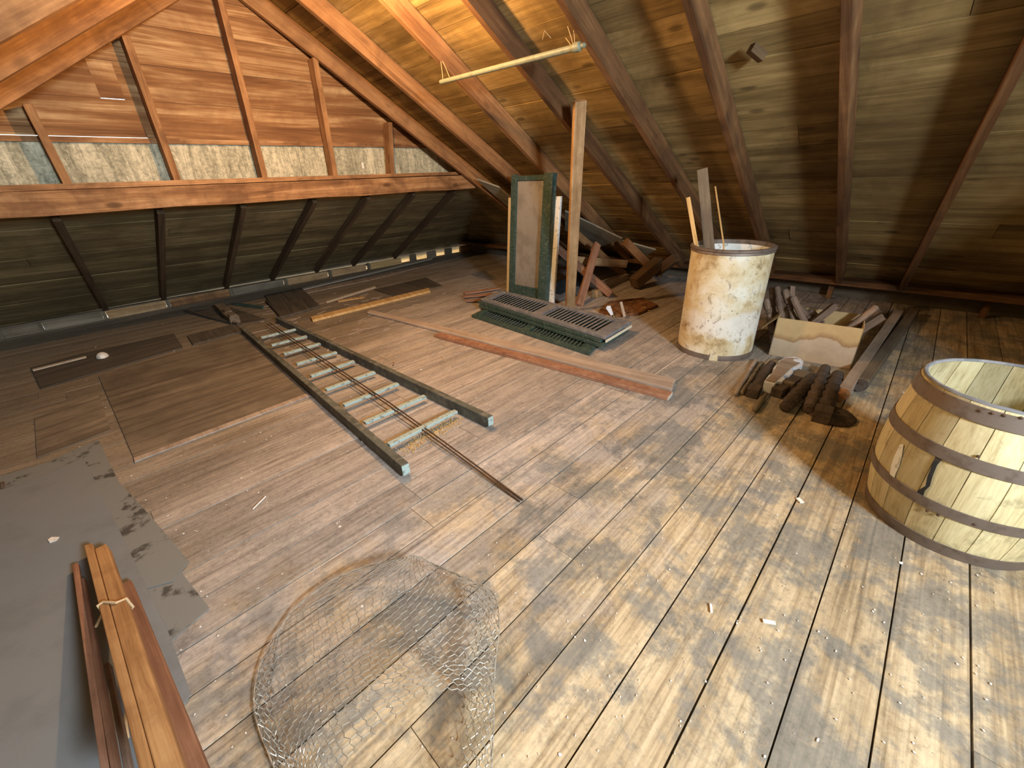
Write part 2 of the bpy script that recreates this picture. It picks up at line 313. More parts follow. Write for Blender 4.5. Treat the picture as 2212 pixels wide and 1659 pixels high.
    def build(s, name, m, parent=None, bevel=0.0, local=False):
        me = bpy.data.meshes.new(name)
        if parent is not None:
            inv = Matrix.Identity(4) if local else wmat(parent).inverted(); vs = [inv @ v for v in s.v]; loc = V((0, 0, 0))
        elif local: vs = s.v; loc = V((0, 0, 0))
        else:
            lo = V([min(v[i] for v in s.v) for i in range(3)]); hi = V([max(v[i] for v in s.v) for i in range(3)])
            loc = V(((lo.x + hi.x) / 2, (lo.y + hi.y) / 2, lo.z)); vs = [v - loc for v in s.v]
        me.from_pydata(vs, [], s.f)
        me.polygons.foreach_set('use_smooth', s.sm)
        a = me.attributes.new('gc', 'FLOAT_VECTOR', 'POINT'); a.data.foreach_set('vector', [c for g in s.g for c in g])
        a = me.attributes.new('rnd', 'FLOAT', 'POINT'); a.data.foreach_set('value', s.r)
        bm = bmesh.new(); bm.from_mesh(me); bmesh.ops.recalc_face_normals(bm, faces=bm.faces)
        for e in bm.edges:
            if len(e.link_faces) == 2 and e.calc_face_angle(0) > 0.75: e.smooth = False
        bm.to_mesh(me); bm.free()
        me.materials.append(m if not isinstance(m, str) else M[m])
        o = bpy.data.objects.new(name, me); col.objects.link(o); o.location = loc
        if parent is not None: o.parent = parent
        if bevel:
            b = o.modifiers.new('bevel', 'BEVEL'); b.width = bevel; b.segments = 2; b.limit_method = 'ANGLE'; b.angle_limit = R(40)
        return o
def wmat(o):
    m = Matrix.LocRotScale(o.location, o.rotation_euler, o.scale)
    return wmat(o.parent) @ m if o.parent else m
def tag(o, label=None, cat=None, group=None, kind=None):
    for k, v in (('label', label), ('category', cat), ('group', group), ('kind', kind)):
        if v: o[k] = v
    return o
def empty(name, loc, label, cat, group=None, rot=(0, 0, 0)):
    o = bpy.data.objects.new(name, None); col.objects.link(o); o.location = loc; o.rotation_euler = rot; o.empty_display_size = 0.1
    return tag(o, label, cat, group)
def structure(mb, name, m, bevel=0.0): return tag(mb.build(name, m, bevel=bevel), kind='structure')
def lerp(a, b, t): return V(a) + (V(b) - V(a)) * t
def planks(mb, q, rows, th, gap=0.004, cuts=(), rough=0.004):
    """boards on the patch q = (p00, p10, p11, p01); boards run p00 -> p10; th = thickness vector"""
    p00, p10, p11, p01 = [V(x) for x in q]; th = V(th)
    for k in range(rows):
        a, b = k / rows, (k + 1) / rows
        W = (p01 - p00).length; e = gap / W / 2
        cs = [0.0] + sorted(random.uniform(0.08, 0.92) for _ in range(random.choice(cuts) if cuts else 0)) + [1.0]
        for c0, c1 in zip(cs[:-1], cs[1:]):
            L = (p10 - p00).length; g = (0.002 / L if len(cs) > 2 else 0)
            pt = lambda u, v: lerp(lerp(p00, p10, u), lerp(p01, p11, u), v)
            off = th.normalized() * random.uniform(-rough, rough)
            b4 = [pt(c0 + g, a + e) + off, pt(c1 - g, a + e) + off, pt(c1 - g, b - e) + off, pt(c0 + g, b - e) + off]
            mb.hexa(b4, [x + th for x in b4])
    bk = [p00 + th * 1.3, p10 + th * 1.3, p11 + th * 1.3, p01 + th * 1.3]; mb.hexa(bk, [x + th * .4 for x in bk], 0.0)

# ------------------------------------------------------------------ the room
GY = 5.33                                   # inner face of the gable boards
XR, ZR = 1.75, 3.42                         # ridge line
XE, ZE = 6.35, 0.28                         # right eave
SL = (ZR - ZE) / (XE - XR)
XL = 2 * XR - XE
NR = V((SL, 0, 1)).normalized(); NLf = V((-SL, 0, 1)).normalized()
# floor: boards along x
f = MB(); y = -2.4; k = 0
Y0 = 0.121 - 0.204 * 12
while y < 7.9:
    pass_y = Y0 + 0.204 * k; k += 1; y = pass_y
    if y > 7.80: break
    cs = [-3.3]
    x = -3.3 + random.uniform(1.0, 3.6)
    while x < 6.3: cs.append(x); x += random.uniform(1.6, 4.2)
    cs.append(6.95)
    for a, b in zip(cs[:-1], cs[1:]):
        dz = random.uniform(-0.0012, 0.0012); g = random.uniform(0.0022, 0.0042) if y > 1.6 else random.uniform(0.003, 0.0055)
        f.box(a + 0.0012, b - 0.0012, y + g, min(y + 0.204, 7.86) - g * 0.5, -0.025, dz)
f.box(-3.3, 6.95, -2.4, 7.85, -0.06, -0.03, rnd=0.5)
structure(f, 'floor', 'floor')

ye0, ye1 = -2.4, GY + 0.03
c = MB(); planks(c, [(XE + 0.45, ye0, ZE - 0.45 * SL), (XE + 0.45, ye1, ZE - 0.45 * SL), (XR, ye1, ZR), (XR, ye0, ZR)], 27, NR * 0.022, 0.004, (0, 1, 1, 2))
structure(c, 'ceiling', 'sheath')
c = MB(); planks(c, [(XL - 0.45, ye0, ZE - 0.45 * SL), (XL - 0.45, ye1, ZE - 0.45 * SL), (XR, ye1, ZR), (XR, ye0, ZR)], 27, NLf * 0.022, 0.004, (0, 1, 2))
structure(c, 'ceiling_left', 'sheath')
# low pent roof beyond the beam, with the slit of daylight along its lowest board
NP = V((0, 0.51, 1)); DP = 0.51 * 7.8 + 0.15
def pent(x, y): return on(x, y, NP, DP)
a, b = pent(220, 655), pent(700, 582)
def eave(x): return lerp(a, b, (x - a.x) / (b.x - a.x))
def eoff(p, dy): return V((p.x, p.y + dy, p.z - 0.51 * dy))
e0, e1 = eave(-3.7), eave(6.9)
npn = NP.normalized()
c = MB(); planks(c, [e0, e1, (6.9, 5.25, 0.51 * 2.55 + 0.15), (-3.7, 5.25, 0.51 * 2.55 + 0.15)], 13, npn * 0.022, 0.004, (1, 2, 2))
planks(c, [eoff(e0, 0.5), eoff(e1, 0.5), eoff(e1, 0.010), eoff(e0, 0.010)], 2, npn * 0.022)
for xa, xb in ((-3.7, 0.12), (1.22, 6.9)):
    q4 = [eoff(eave(xa), 0.03), eoff(eave(xb), 0.03), eoff(eave(xb), -0.03), eoff(eave(xa), -0.03)]
    c.hexa([p + npn * .023 for p in q4], [p + npn * .04 for p in q4])
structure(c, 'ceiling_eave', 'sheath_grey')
# corner of the roof past the gable
c = MB(); planks(c, [(XE + 0.45, GY + 0.03, ZE - 0.45 * SL), (XE + 0.45, 8.4, ZE - 0.45 * SL), (4.6, 8.4, SL * (XE - 4.6) + ZE), (4.6, GY + 0.03, SL * (XE - 4.6) + ZE)], 11, NR * 0.022)
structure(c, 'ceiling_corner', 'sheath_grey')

structure(MB().box(-3.4, -3.36, 5.2, 8.6, -.1, 1.6), 'wall_left', 'sheath_grey')
# gable wall boards, with two slits of daylight
c = MB()
zr = [1.945, 2.23, 2.50, 2.78, 3.05, 3.40]
def gx(z): return max((ZR - z) / SL, 0.01)
for i, (z0, z1) in enumerate(zip(zr[:-1], zr[1:])):
    segs = [(-9, 9, 0.0015)]
    if i == 0: segs = [(-9, 0.86, 0.007), (0.86, 9, 0.0)]
    if i == 1: segs = [(-9, 0.64, 0.0), (0.64, 0.80, 0.006), (0.80, 9, 0.0)]
    jy = random.uniform(0, 0.006)
    for s0, s1, g in segs:
        xa0, xb0 = max(XR - gx(z0 + g), s0), min(XR + gx(z0 + g), s1); xa1, xb1 = max(XR - gx(z1), s0), min(XR + gx(z1), s1)
        c.hexa([(xa0, GY + jy, z0 + g), (xb0, GY + jy, z0 + g), (xb1, GY + jy, z1 - 0.0015), (xa1, GY + jy, z1 - 0.0015)],
               [(xa0, GY + .025 + jy, z0 + g), (xb0, GY + .025 + jy, z0 + g), (xb1, GY + .025 + jy, z1 - .0015), (xa1, GY + .025 + jy, z1 - .0015)])
structure(c, 'wall_gable', 'gable')
c = MB().hexa([(XR - gx(1.45) - .3, GY + 0.02, 1.45), (XR + gx(1.45) + .3, GY + 0.02, 1.45), (XR + gx(1.93) + .3, GY + 0.02, 1.925), (XR - gx(1.93) - .3, GY + 0.02, 1.925)],
              [(XR - gx(1.45) - .3, GY + 0.03, 1.45), (XR + gx(1.45) + .3, GY + 0.03, 1.45), (XR + gx(1.93) + .3, GY + 0.03, 1.925), (XR - gx(1.93) - .3, GY + 0.03, 1.925)])
structure(c, 'wall_gable_paper', 'felt')
a_ = on(783, 357, (0, 1, 0), GY + .018); tag(MB().box(a_.x - .012, a_.x + .014, GY + .010, GY + .019, a_.z - .035, a_.z + .03, 'z').build('paper_scrap', 'flake'), 'tiny white paper scrap stuck on the grey paper between the right gable studs', 'scrap')
c = MB().box(XR - gx(1.95), XR + gx(1.95), GY - 0.012, GY + 0.02, 1.905, 1.945); structure(c, 'trim_1', 'beam')
# back wall with its window (behind the camera)
c = MB(); wx0, wx1, wz0, wz1 = WIN[0] - .31, WIN[0] + .31, WIN[2] - .31, WIN[2] + .31; WY = WIN[1] + .02
for z0, z1, x0, x1 in ((-.05, wz0, -9, 9), (wz0, wz1, -9, wx0), (wz0, wz1, wx1, 9), (wz1, 2.6, -9, 9), (2.6, ZR, -9, 9)):
    a0, b0 = max(XR - gx(z0) - .3, x0), min(XR + gx(z0) + .3, x1); a1, b1 = max(XR - gx(z1) - .3, x0), min(XR + gx(z1) + .3, x1)
    c.hexa([(a0, WY, z0), (b0, WY, z0), (b1, WY, z1), (a1, WY, z1)], [(a0, WY + .04, z0), (b0, WY + .04, z0), (b1, WY + .04, z1), (a1, WY + .04, z1)])
structure(c, 'wall_back', 'gable')
c = MB()
for x in (wx0, WIN[0] - .015, wx1 - .04): c.box(x, x + .04 if x != WIN[0] - .015 else x + .03, WY + .005, WY + .045, wz0, wz1, 'z')
for z in (wz0, WIN[2] - .015, wz1 - .04): c.box(wx0, wx1, WY + .007, WY + .043, z, z + .035)
structure(c, 'window_1', 'white')

structure(MB().hexa([(2.75, -1.40, 0), (6.7, -1.40, 0), (6.7, -1.36, 0), (2.75, -1.36, 0)], [(2.75, -1.40, 1.75), (4.1, -1.40, 1.75), (4.1, -1.36, 1.75), (2.75, -1.36, 1.75)]), 'wall_shade_blocker', 'sheath_grey')  # added out-of-view stub, put here to shade the right corner
# ------------------------------------------------------------------ eave plates and rim blocks
c = MB(); c.box(6.12, 6.36, -2.28, 7.6, 0.215, 0.275, 'y'); structure(c, 'trim_2', 'rafter_mid')
c = MB(); c.box(6.50, 6.53, -2.28, 7.6, 0.0, 0.17, 'y'); structure(c, 'baseboard_right', 'dirty')
YW = 7.74
def stub(name, i, x, y, z0, z1, m='beam', w=0.05): structure(MB().box(x, x + w, y, y + 0.05, z0, z1, 'z'), name, m)
n_trim = 3
for yy in (-0.62, 0.70, 1.45, 2.9):
    structure(MB().box(6.30, 6.36, yy, yy + .05, 0.0, 0.214, 'z'), f'trim_{n_trim}', 'rafter_mid'); n_trim += 1
# rim of the low eave: a plank on top and boards between joist ends
structure(MB().hexa([(-3.1, YW + .02, .125), (4.6, YW + .02, .075), (4.6, YW + .10, .075), (-3.1, YW + .10, .125)], [(-3.1, YW + .02, .15), (4.6, YW + .02, .10), (4.6, YW + .10, .10), (-3.1, YW + .10, .15)]), f'trim_{n_trim}', 'dirty'); n_trim += 1
def wallp(x, y): return on(x, y, (0, 1, 0), YW)
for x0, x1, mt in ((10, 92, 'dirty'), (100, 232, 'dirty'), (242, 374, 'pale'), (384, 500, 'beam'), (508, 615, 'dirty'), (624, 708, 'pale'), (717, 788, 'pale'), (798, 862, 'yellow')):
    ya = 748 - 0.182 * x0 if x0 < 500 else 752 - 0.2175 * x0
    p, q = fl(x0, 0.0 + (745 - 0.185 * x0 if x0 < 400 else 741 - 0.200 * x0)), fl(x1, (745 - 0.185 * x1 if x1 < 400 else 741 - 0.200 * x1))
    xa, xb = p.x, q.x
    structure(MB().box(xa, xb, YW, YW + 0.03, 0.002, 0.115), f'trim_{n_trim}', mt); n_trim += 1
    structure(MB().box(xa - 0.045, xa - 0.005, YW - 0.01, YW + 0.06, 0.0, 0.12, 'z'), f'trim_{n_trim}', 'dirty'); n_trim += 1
# outer fascia seen, sunlit, through the open joist bays near the far corner
structure(MB().box(4.4, 7.0, YW + 0.30, YW + 0.32, -0.15, 0.2), f'trim_{n_trim}', 'yellow'); n_trim += 1
for xa, xb in ((4.92, 5.06), (5.36, 5.58), (5.84, 6.02)):
    structure(MB().box(xa, xb, YW, YW + 0.05, 0.0, 0.14), f'trim_{n_trim}', 'dirty'); n_trim += 1
structure(MB().box(6.25, 6.75, YW - 0.02, YW + 0.03, 0.0, 0.14), f'trim_{n_trim}', 'pale'); n_trim += 1

# ------------------------------------------------------------------ rafters
DR = XE * SL + ZE - 0.175 / NR.z
NRr = V((SL, 0, 1))
def rp(x, y): return on(x, y, NRr, DR)
def rafter(i, A, B, label, w=0.055, m='rafter', left=False):
    A, B = V(A), V(B); d = (B - A) / (B.x - A.x)
    if left: x0, x1 = XR - 0.03, XL + 0.22
    else: x0, x1 = XR + 0.03, XE - 0.235
    p, q = A + d * (x0 - A.x), A + d * (x1 - A.x)
    n = NLf if left else NR; dep = 0.165
    yy = V((0, -w, 0))
    cut = V((0, 0, 0))
    t0, t1 = p + n * dep, q + n * dep
    mb = MB().hexa([p, q, q + yy, p + yy], [t0, t1, t1 + yy, t0 + yy])
    return tag(mb.build('rafter', m, bevel=0.004), label, 'rafter', 'left roof rafters' if left else 'right roof rafters')
rl = [((2202, 108), (2106, 298), 'reddish roof rafter at the far right edge over the dark corner'),
      ((1815, 0), (1805, 590), 'dark roof rafter rising almost upright behind the cardboard box'),
      ((1470, 0), (1640, 540), 'roof rafter whose foot ends right behind the white drum rim'),
      ((1199, 0), (1436, 375), 'cracked roof rafter just right of the hanging green rod'),
      ((995, 0), (1228, 285), 'roof rafter that the tall bare wooden post stands against'),
      ((815, 0), (1185, 390), 'bright orange roof rafter crossing the left end of the green rod'),
      ((637, 0), (1098, 392), 'bright orange roof rafter ending above the green screen frame'),
      ((515, 0), (911, 310), 'shaded end rafter lying along the gable boards on the right')]
RAF = []
for i, (p, q, lab) in enumerate(rl): RAF.append((rp(*p), rp(*q))); rafter(i, rp(*p), rp(*q), lab, m='rafter_mid' if i < 5 else 'rafter')  # bulb brightness put into the paler tone; the rest a darker, redder wood
DLl = -SL * XR + ZR - 0.175 / NR.z
NLr = V((-SL, 0, 1))
def lp(x, y): return on(x, y, NLr, DLl)
A, B = lp(0, 180), lp(300, 0); rafter(0, A, B, 'bright orange rafter crossing the top left corner of the attic', left=True)
rafter(1, lp(113, 170), lp(380, 5), 'shaded end rafter lying along the gable boards on the left', left=True)
rafter(2, A + V((0, -0.75, 0)), B + V((0, -0.75, 0)), 'rafter above the top left corner nearest the camera', left=True)
# pent-roof rafters
DPl = DP - 0.10
def pp(x, y): return on(x, y, NP, DPl)
for (p, q, lab) in (((206, 640), (112, 475), 'dim slanting rafter under the beam, leftmost of the low roof'),
                    ((348, 612), (341, 465), 'upright dark rafter under the beam, below the second gable stud'),
                    ((490, 605), (521, 450), 'dark low-roof rafter under the beam left of its big knot'),
                    ((600, 580), (676, 440), 'dark low-roof rafter slanting down beside the glowing chink'),
                    ((695, 570), (793, 430), 'dark low-roof rafter above the first lit eave block'),
                    ((778, 556), (895, 420), 'dark low-roof rafter below the right end of the beam'),
                    ((862, 547), (985, 412), 'faint rightmost low-roof rafter beside the black corner')):
    A, B = pp(*p), pp(*q); d = (B - A) / (B.y - A.y)
    p0, p1 = A + d * (7.62 - A.y), A + d * (5.30 - A.y); ww = V((0.055, 0, 0)); nn = npn * 0.085
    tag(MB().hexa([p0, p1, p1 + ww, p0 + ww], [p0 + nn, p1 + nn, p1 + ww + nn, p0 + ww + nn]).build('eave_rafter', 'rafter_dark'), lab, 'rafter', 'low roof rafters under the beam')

# beam, sole plate, studs
t = empty('tie_beam', (1.4, 5.07, 1.38), 'long heavy orange beam with knots running across below the gable studs', 'beam')
bm_ = MB()
for i in range(12):
    xa, xb = -.9 + i * 0.4442, -.9 + (i + 1) * 0.4442
    f0, f1 = 0.006 * math.sin(i * 2.1), 0.006 * math.sin((i + 1) * 2.1)
    bm_.add([(xa, 5.0 + f0, 1.382 + f0), (xb, 5.0 + f1, 1.382 + f1), (xb, 5.14, 1.38), (xa, 5.14, 1.38), (xa, 5.0 + f0, 1.553), (xb, 5.0 + f1, 1.553), (xb, 5.14, 1.553), (xa, 5.14, 1.553)], MB.HEX,
            [(xa, 0, 0), (xb, 0, 0), (xb, .14, 0), (xa, .14, 0), (xa, 0, .17), (xb, 0, .17), (xb, .14, .17), (xa, .14, .17)], 0.5)
bm_.build('timber', 'beam', t)
tag(MB().hexa([(-.8, 5.06, 1.556), (4.32, 5.06, 1.565), (4.32, 5.32, 1.565), (-.8, 5.32, 1.556)], [(-.8, 5.06, 1.60), (4.32, 5.06, 1.60), (4.32, 5.32, 1.60), (-.8, 5.32, 1.60)]).build('sole_plate', 'beam'),
    'thin plank lying on top of the heavy beam under the studs', 'plank')
def gy(x, y): return on(x, y, (0, 1, 0), 5.2)
for (p, q, lab) in (((40, 185), (147, 398), 'leftmost gable stud, short and partly behind the bright rafter'),
                    ((270, 75), (383, 388), 'second gable stud from the left, lit along its right face'),
                    ((478, 0), (572, 383), 'tall dark middle stud under the gable peak'),
                    ((672, 85), (724, 378), 'gable stud right of the tall middle stud'),
                    ((834, 208), (848, 374), 'short rightmost gable stud under the shaded end rafter')):
    A, B = gy(*p), gy(*q); x0 = (A.x + B.x) / 2
    top = ZR - abs(A.x - XR) * SL - 0.205
    w = 0.028
    tag(MB().hexa([(B.x - w, 5.19, 1.60), (A.x - w, 5.19, top), (A.x - w, 5.315, top), (B.x - w, 5.315, 1.60)], [(B.x + w, 5.19, 1.60), (A.x + w, 5.19, top), (A.x + w, 5.315, top), (B.x + w, 5.315, 1.60)]).build('gable_stud', 'rafter', bevel=0.003),
        lab, 'stud', 'upright gable studs on the beam')

# ------------------------------------------------------------------ ladder
t = empty('ladder', (1.2, 3.6, 0), 'grey-green painted wooden ladder lying flat on the floor boards', 'ladder')
ln0, lf0 = fl(880, 1030), fl(528, 720); rn0, rf0 = fl(1061, 924), fl(602, 697)
for (a, b) in ((ln0, lf0), (rn0, rf0)):
    a, b = V((a.x, a.y, 0)), V((b.x, b.y, 0)); d = (b - a).normalized(); sd = V((-d.y, d.x, 0)) * -0.024
    hh = 0.088
    prof = [(0, 0.012), (0.03, 0.0), (1, 0), (1, hh), (0.0, hh)]
    L = (b - a).length
    pl = [a + V((0, 0, 0.02)), a + d * 0.03 + V((0, 0, 0.001)), b + V((0, 0, 0.001)), b + V((0, 0, hh * 0.85)), a + V((0, 0, hh)) ]
    rail = MB().prism([p - sd for p in pl], sd * 2, 0.5).build('rail', 'laddergreen', t, bevel=0.004)
    en = MB().prism([a - d * 0.0015 - sd * 0.95 + V((0, 0, .02)), a - d * 0.0015 + sd * 0.95 + V((0, 0, .02)), a - d * .0015 + sd * .95 + V((0, 0, hh - .004)), a - d * .0015 - sd * .95 + V((0, 0, hh - .004))], d * 0.0012)
    tag(en.build('end_grain', 'rung', rail), 'bare pale rail end')
def zp(x, y): return 440 + x * .3255, 620 + y * .3255
for (a, b) in (((1245, 1040), (1660, 832)), ((1085, 895), (1455, 732)), ((945, 780), (1275, 648)), ((825, 677), (1120, 571)), ((725, 588), (985, 498)), ((630, 508), (868, 438)), ((545, 442), (760, 380)), ((462, 384), (672, 330)), ((392, 333), (598, 284))):
    A, B = fl(*zp(*a), 0.045), fl(*zp(*b), 0.045); e = (B - A).normalized() * 0.02
    MB().beam(A - e, B + e, 0.042, 0.022).build('rung', 'rung', t, bevel=0.004)
for i, ((a, b), lab) in enumerate(((((2117, 1412), (436, 238)), 'thin dark iron rod on the ladder rungs, right one of the pair'), (((2097, 1422), (418, 244)), 'thin dark iron rod on the ladder rungs, left one of the pair'))):
    A, B = fl(*zp(*a), 0.008), fl(*zp(*b), 0.066)
    mid = lerp(A, B, 0.32); mid.z = 0.0655
    tag(MB().tube([A, lerp(A, mid, .5) + V((0, 0, .006)), mid, lerp(mid, B, .5), B], 0.005, 8).build('iron_rod', 'iron'), lab, 'rod', 'thin iron rods on the ladder')

# ------------------------------------------------------------------ shutters
def shutter(name, c4, z0, th, label, m='green', top='greytop', nl=15):
    """c4: far-left, far-right(end), near-right, near-left corners on the floor plan"""
    a, b, c_, d_ = [V((p.x, p.y, 0)) for p in c4]
    t = empty(name, (a + b + c_ + d_) / 4 + V((0, 0, z0)), label, 'shutter', 'louvred shutters in the floor stack')
    P = lambda u, v, z: lerp(lerp(d_, c_, u), lerp(a, b, u), v) + V((0, 0, z0 + z))   # u along, v across
    def part(nm, u0, u1, v0, v1, mm, za=0.0, zb=th):
        bt = [P(u0, v0, za), P(u1, v0, za), P(u1, v1, za), P(u0, v1, za)]; tp = [P(u0, v0, zb), P(u1, v0, zb), P(u1, v1, zb), P(u0, v1, zb)]
        return MB().hexa(bt, tp).build(nm, mm, t, bevel=0.003)
    part('stile', 0, 1, 0, 0.14, top); part('stile', 0, 1, 0.86, 1, top)
    for u0, u1 in ((0, 0.055), (0.475, 0.535), (0.935, 1.0)): part('rail', u0, u1, 0.14, 0.86, top, 0, th * 0.98)
    for ua, ub in ((0.055, 0.475), (0.535, 0.935)):
        for i in range(nl):
            u = ua + (ub - ua) * (i + 0.5) / nl; w = (ub - ua) / nl * 0.62
            bt = [P(u - w, .14, th * .18), P(u - w, .86, th * .18), P(u - w + .006, .86, th * .06), P(u - w + .006, .14, th * .06)]
            tp = [P(u + w * .5, .14, th * .96), P(u + w * .5, .86, th * .96), P(u + w * .5 + .006, .86, th * .84), P(u + w * .5 + .006, .14, th * .84)]
            MB().hexa(bt, tp).build('slat', top, t)
    return t
q = [fl(1081, 626, .138), fl(1364, 694, .138), fl(1307, 727, .138), fl(1039, 645, .138)]
def shift(q, d): return [p + V(d) for p in q]
shutter('shutter', q, 0.106, 0.031, 'dusty grey louvred shutter on top of the stack', top='greytop')
dirl = (q[2] - q[3]).normalized()
shutter('shutter', shift(q, V((-0.030, -0.012, 0)) - dirl * .05), 0.072, 0.031, 'green shutter second from the top with a cream end', top='green')
shutter('shutter', shift(q, V((-0.052, -0.02, 0)) - dirl * .02), 0.037, 0.031, 'green shutter third from the top with peeling paint', top='green')
q2 = [fl(1100, 655), fl(1400, 735), fl(1271.5, 769), fl(1019, 685)]
wv = (q[0] - q[3]); lv = (q[2] - q[3])
base = fl(1019, 686); endp = fl(1271.5, 769); lv2 = (endp - base)
q2 = [base + wv, endp + wv, endp, base]
shutter('shutter', q2, 0.002, 0.031, 'dark green bottom shutter sticking out in front of the stack', top='green')
tag(MB().beam(q[2] * 1 + V((0, 0, -0.138 + 0.0885)) + (q[1] - q[2]) * 0.02 + dirl * 0.006, q[1] + V((0, 0, -0.138 + 0.0885)) + dirl * 0.006, 0.010, 0.026).build('end_batten', 'cream'), 'cream painted batten across the end of the shutter stack', 'batten')

# ------------------------------------------------------------------ long boards on the floor
tag(MB().prism([fl(800, 674, 0), fl(1459, 826, 0), fl(1451, 848, 0), fl(793, 679, 0)], (0, 0, 0.035)).build('round_pole', 'polewood', bevel=0.012), 'long dusty grey rounded pole lying behind the moulded reddish plank', 'board')
t = empty('moulded_plank', fl(1200, 790), 'long reddish moulded plank lying across the floor boards', 'plank')
a0, b0 = fl(938, 729), fl(1441, 866); dv = (b0 - a0).normalized(); sv = V((-dv.y, dv.x, 0))
if sv.dot(V((1, 1, 0))) < 0: sv = -sv
MB().prism([a0, a0 + V((0, 0, .012)), a0 + sv * .006 + V((0, 0, .018)), a0 + sv * .012 + V((0, 0, .03)), a0 + sv * .10 + V((0, 0, .03)), a0 + sv * .10], b0 - a0, 0.4).build('plank_body', 'red', t)
for k in range(2):
    z = 0.008 + 0.010 * k; MB().tube([a0 - sv * .001 + V((0, 0, z)) + sv * .004 * k, b0 - sv * .001 + V((0, 0, z)) + sv * .004 * k], 0.0035, 6).build('bead', 'red', t)
tag(MB().prism([b0 + sv * .001, b0 + sv * .001 + V((0, 0, .011)), b0 + sv * .014 + V((0, 0, .029)), b0 + sv * .099 + V((0, 0, .029)), b0 + sv * .099], dv * 0.002).build('end_grain', 'end', t), 'pale sawn end')

# ------------------------------------------------------------------ screen, white frame behind it
t = empty('framed_screen', fl(1145, 632), 'tall narrow green wooden frame with dusty screen standing upright', 'screen')
bl, br = CAM + (fl(1101, 624) - CAM) * .93, CAM + (fl(1184, 641) - CAM) * .93
def above(px, py, b):
    v = ray(px, py); return CAM + v * ((v.x * b.x + v.y * b.y) / (v.x ** 2 + v.y ** 2))
tl, tr = above(1107.5, 376, bl), above(1205, 375, br)
e = (br - bl); ew = e.length; e.normalize(); hvec = ((tl - bl) + (tr - br)) / 2; hh = hvec.length + bl.z; bl.z = 0.0
hv = hvec.normalized() if hvec.length else V((0, 0, 1)); hv = (hv - e * hv.dot(e) * 0.2).normalized()
nrm = e.cross(hv).normalized()
if nrm.dot(CAM - bl) < 0: nrm = -nrm
def sp(u, v, d=0.0): return bl + e * (u * ew) + hv * (v * hh) + nrm * d
def sbox(nm, u0, u1, v0, v1, d0, d1, mm, par, bev=0.004):
    return MB().hexa([sp(u0, v0, d0), sp(u0, v1, d0), sp(u1, v1, d0), sp(u1, v0, d0)], [sp(u0, v0, d1), sp(u0, v1, d1), sp(u1, v1, d1), sp(u1, v0, d1)]).build(nm, mm, par, bevel=bev)
sbox('stile', 0, .13, 0, 1, -.012, .03, 'green', t); sbox('stile', .81, 1, 0, 1, -.012, .07, 'green', t)
sbox('rail', .13, .81, 0.0, .12, -.012, .024, 'green', t); sbox('rail', .13, .81, .955, .99, -.012, .024, 'green', t)
sbox('screen_mesh', .13, .81, 0.12, .955, -.004, .0, 'screen', t, 0)
t = empty('window_sash', sp(.5, 0, -.05) * 1, 'white painted window frame standing behind the green screen', 'sash')
sbox('stile', -.15, -.02, 0, .83, -.065, -.03, 'cream', t); sbox('stile', .95, 1.09, 0, .84, -.055, -.02, 'white', t)
sbox('rail', .02, .95, .78, .83, -.06, -.03, 'white', t); sbox('rail', .02, .95, 0.0, .05, -.06, -.03, 'white', t)

# ------------------------------------------------------------------ post, brace and timber in the corner
t0 = fl(1231, 657, .09); t0 = V((t0.x, t0.y, 0)); t1 = rp(1251, 222) + NR * .02; t0 = t0 - (t1 - t0) * 0.0
tag(MB().beam(t0, t1, 0.105, 0.055, up=(0.55, 0.84, 0)).build('wooden_post', 'pale', bevel=0.003), 'tall bare wooden post standing in front of the dark corner', 'post')
p0 = fl(1251, 662); p1 = at(1290, 527, fl(1300, 640))
tag(MB().beam(p0 + V((0, 0, .01)), p1, 0.095, 0.05, up=(0.6, 0.8, 0)).build('leaning_brace', 'red', bevel=0.003), 'short red-brown timber leaning outwards beside the tall post', 'brace')
def timber(name, a, pa, b, pb, w, h, m, label, cat='timber', up=(0, 0, 1), grp='loose timbers in the back corner', ka=.86):
    A, B = at(a[0], a[1], fl(*pa)), at(b[0], b[1], fl(*pb))
    if A.z > .16: A = CAM + (A - CAM) * ka
    def inside_roof(P):
        while P.x > 5.9 or P.z > SL * (XE - P.x) + ZE - .24: P = CAM + (P - CAM) * .985
        return P
    A, B = inside_roof(A), inside_roof(B)
    dz = max(0.0, h * .5 + .004 - min(A.z, B.z)); A.z += dz if A.z < h * .5 else 0; B.z += dz if B.z < h * .5 else 0
    return tag(MB().beam(A, B, w, h, up=up).build(name, m, bevel=0.003), label, cat, grp)
timber('timber', (1238, 500), (1330, 592), (1346, 592), (1346, 600), 0.07, 0.10, 'rafter', 'orange timber sloping down right through the head of the brace')
timber('timber', (1195, 528), (1290, 632), (1320, 636), (1325, 645), 0.06, 0.09, 'red', 'dusty timber sloping to the floor below the brace', ka=.98)
timber('timber', (1350, 522), (1420, 585), (1402, 575), (1420, 585), 0.08, 0.11, 'rafter', 'short orange timber hanging under the grey board edge')
timber('timber', (1240, 562), (1330, 600), (1352, 570), (1345, 600), 0.06, 0.11, 'pale', 'level pale timber crossing behind the leaning brace')
timber('timber', (1369, 612), (1371, 628), (1425, 566), (1428, 586), 0.15, 0.15, 'rafter_dark', 'thick squared timber on the floor with its sawn end forward')
timber('timber', (1418, 588), (1419, 602), (1462, 556), (1465, 574), 0.11, 0.12, 'rafter_dark', 'squared timber behind the thick one, nearest the white drum')
timber('timber', (1300, 618), (1305, 625), (1352, 600), (1356, 606), 0.09, 0.10, 'greybrown', 'grey topped timber lying flat between the sloping timbers')
timber('wood_block', (1284, 636), (1284, 645), (1302, 628), (1303, 638), 0.09, 0.10, 'pale', 'small sawn block on the floor right of the brace foot', 'block')
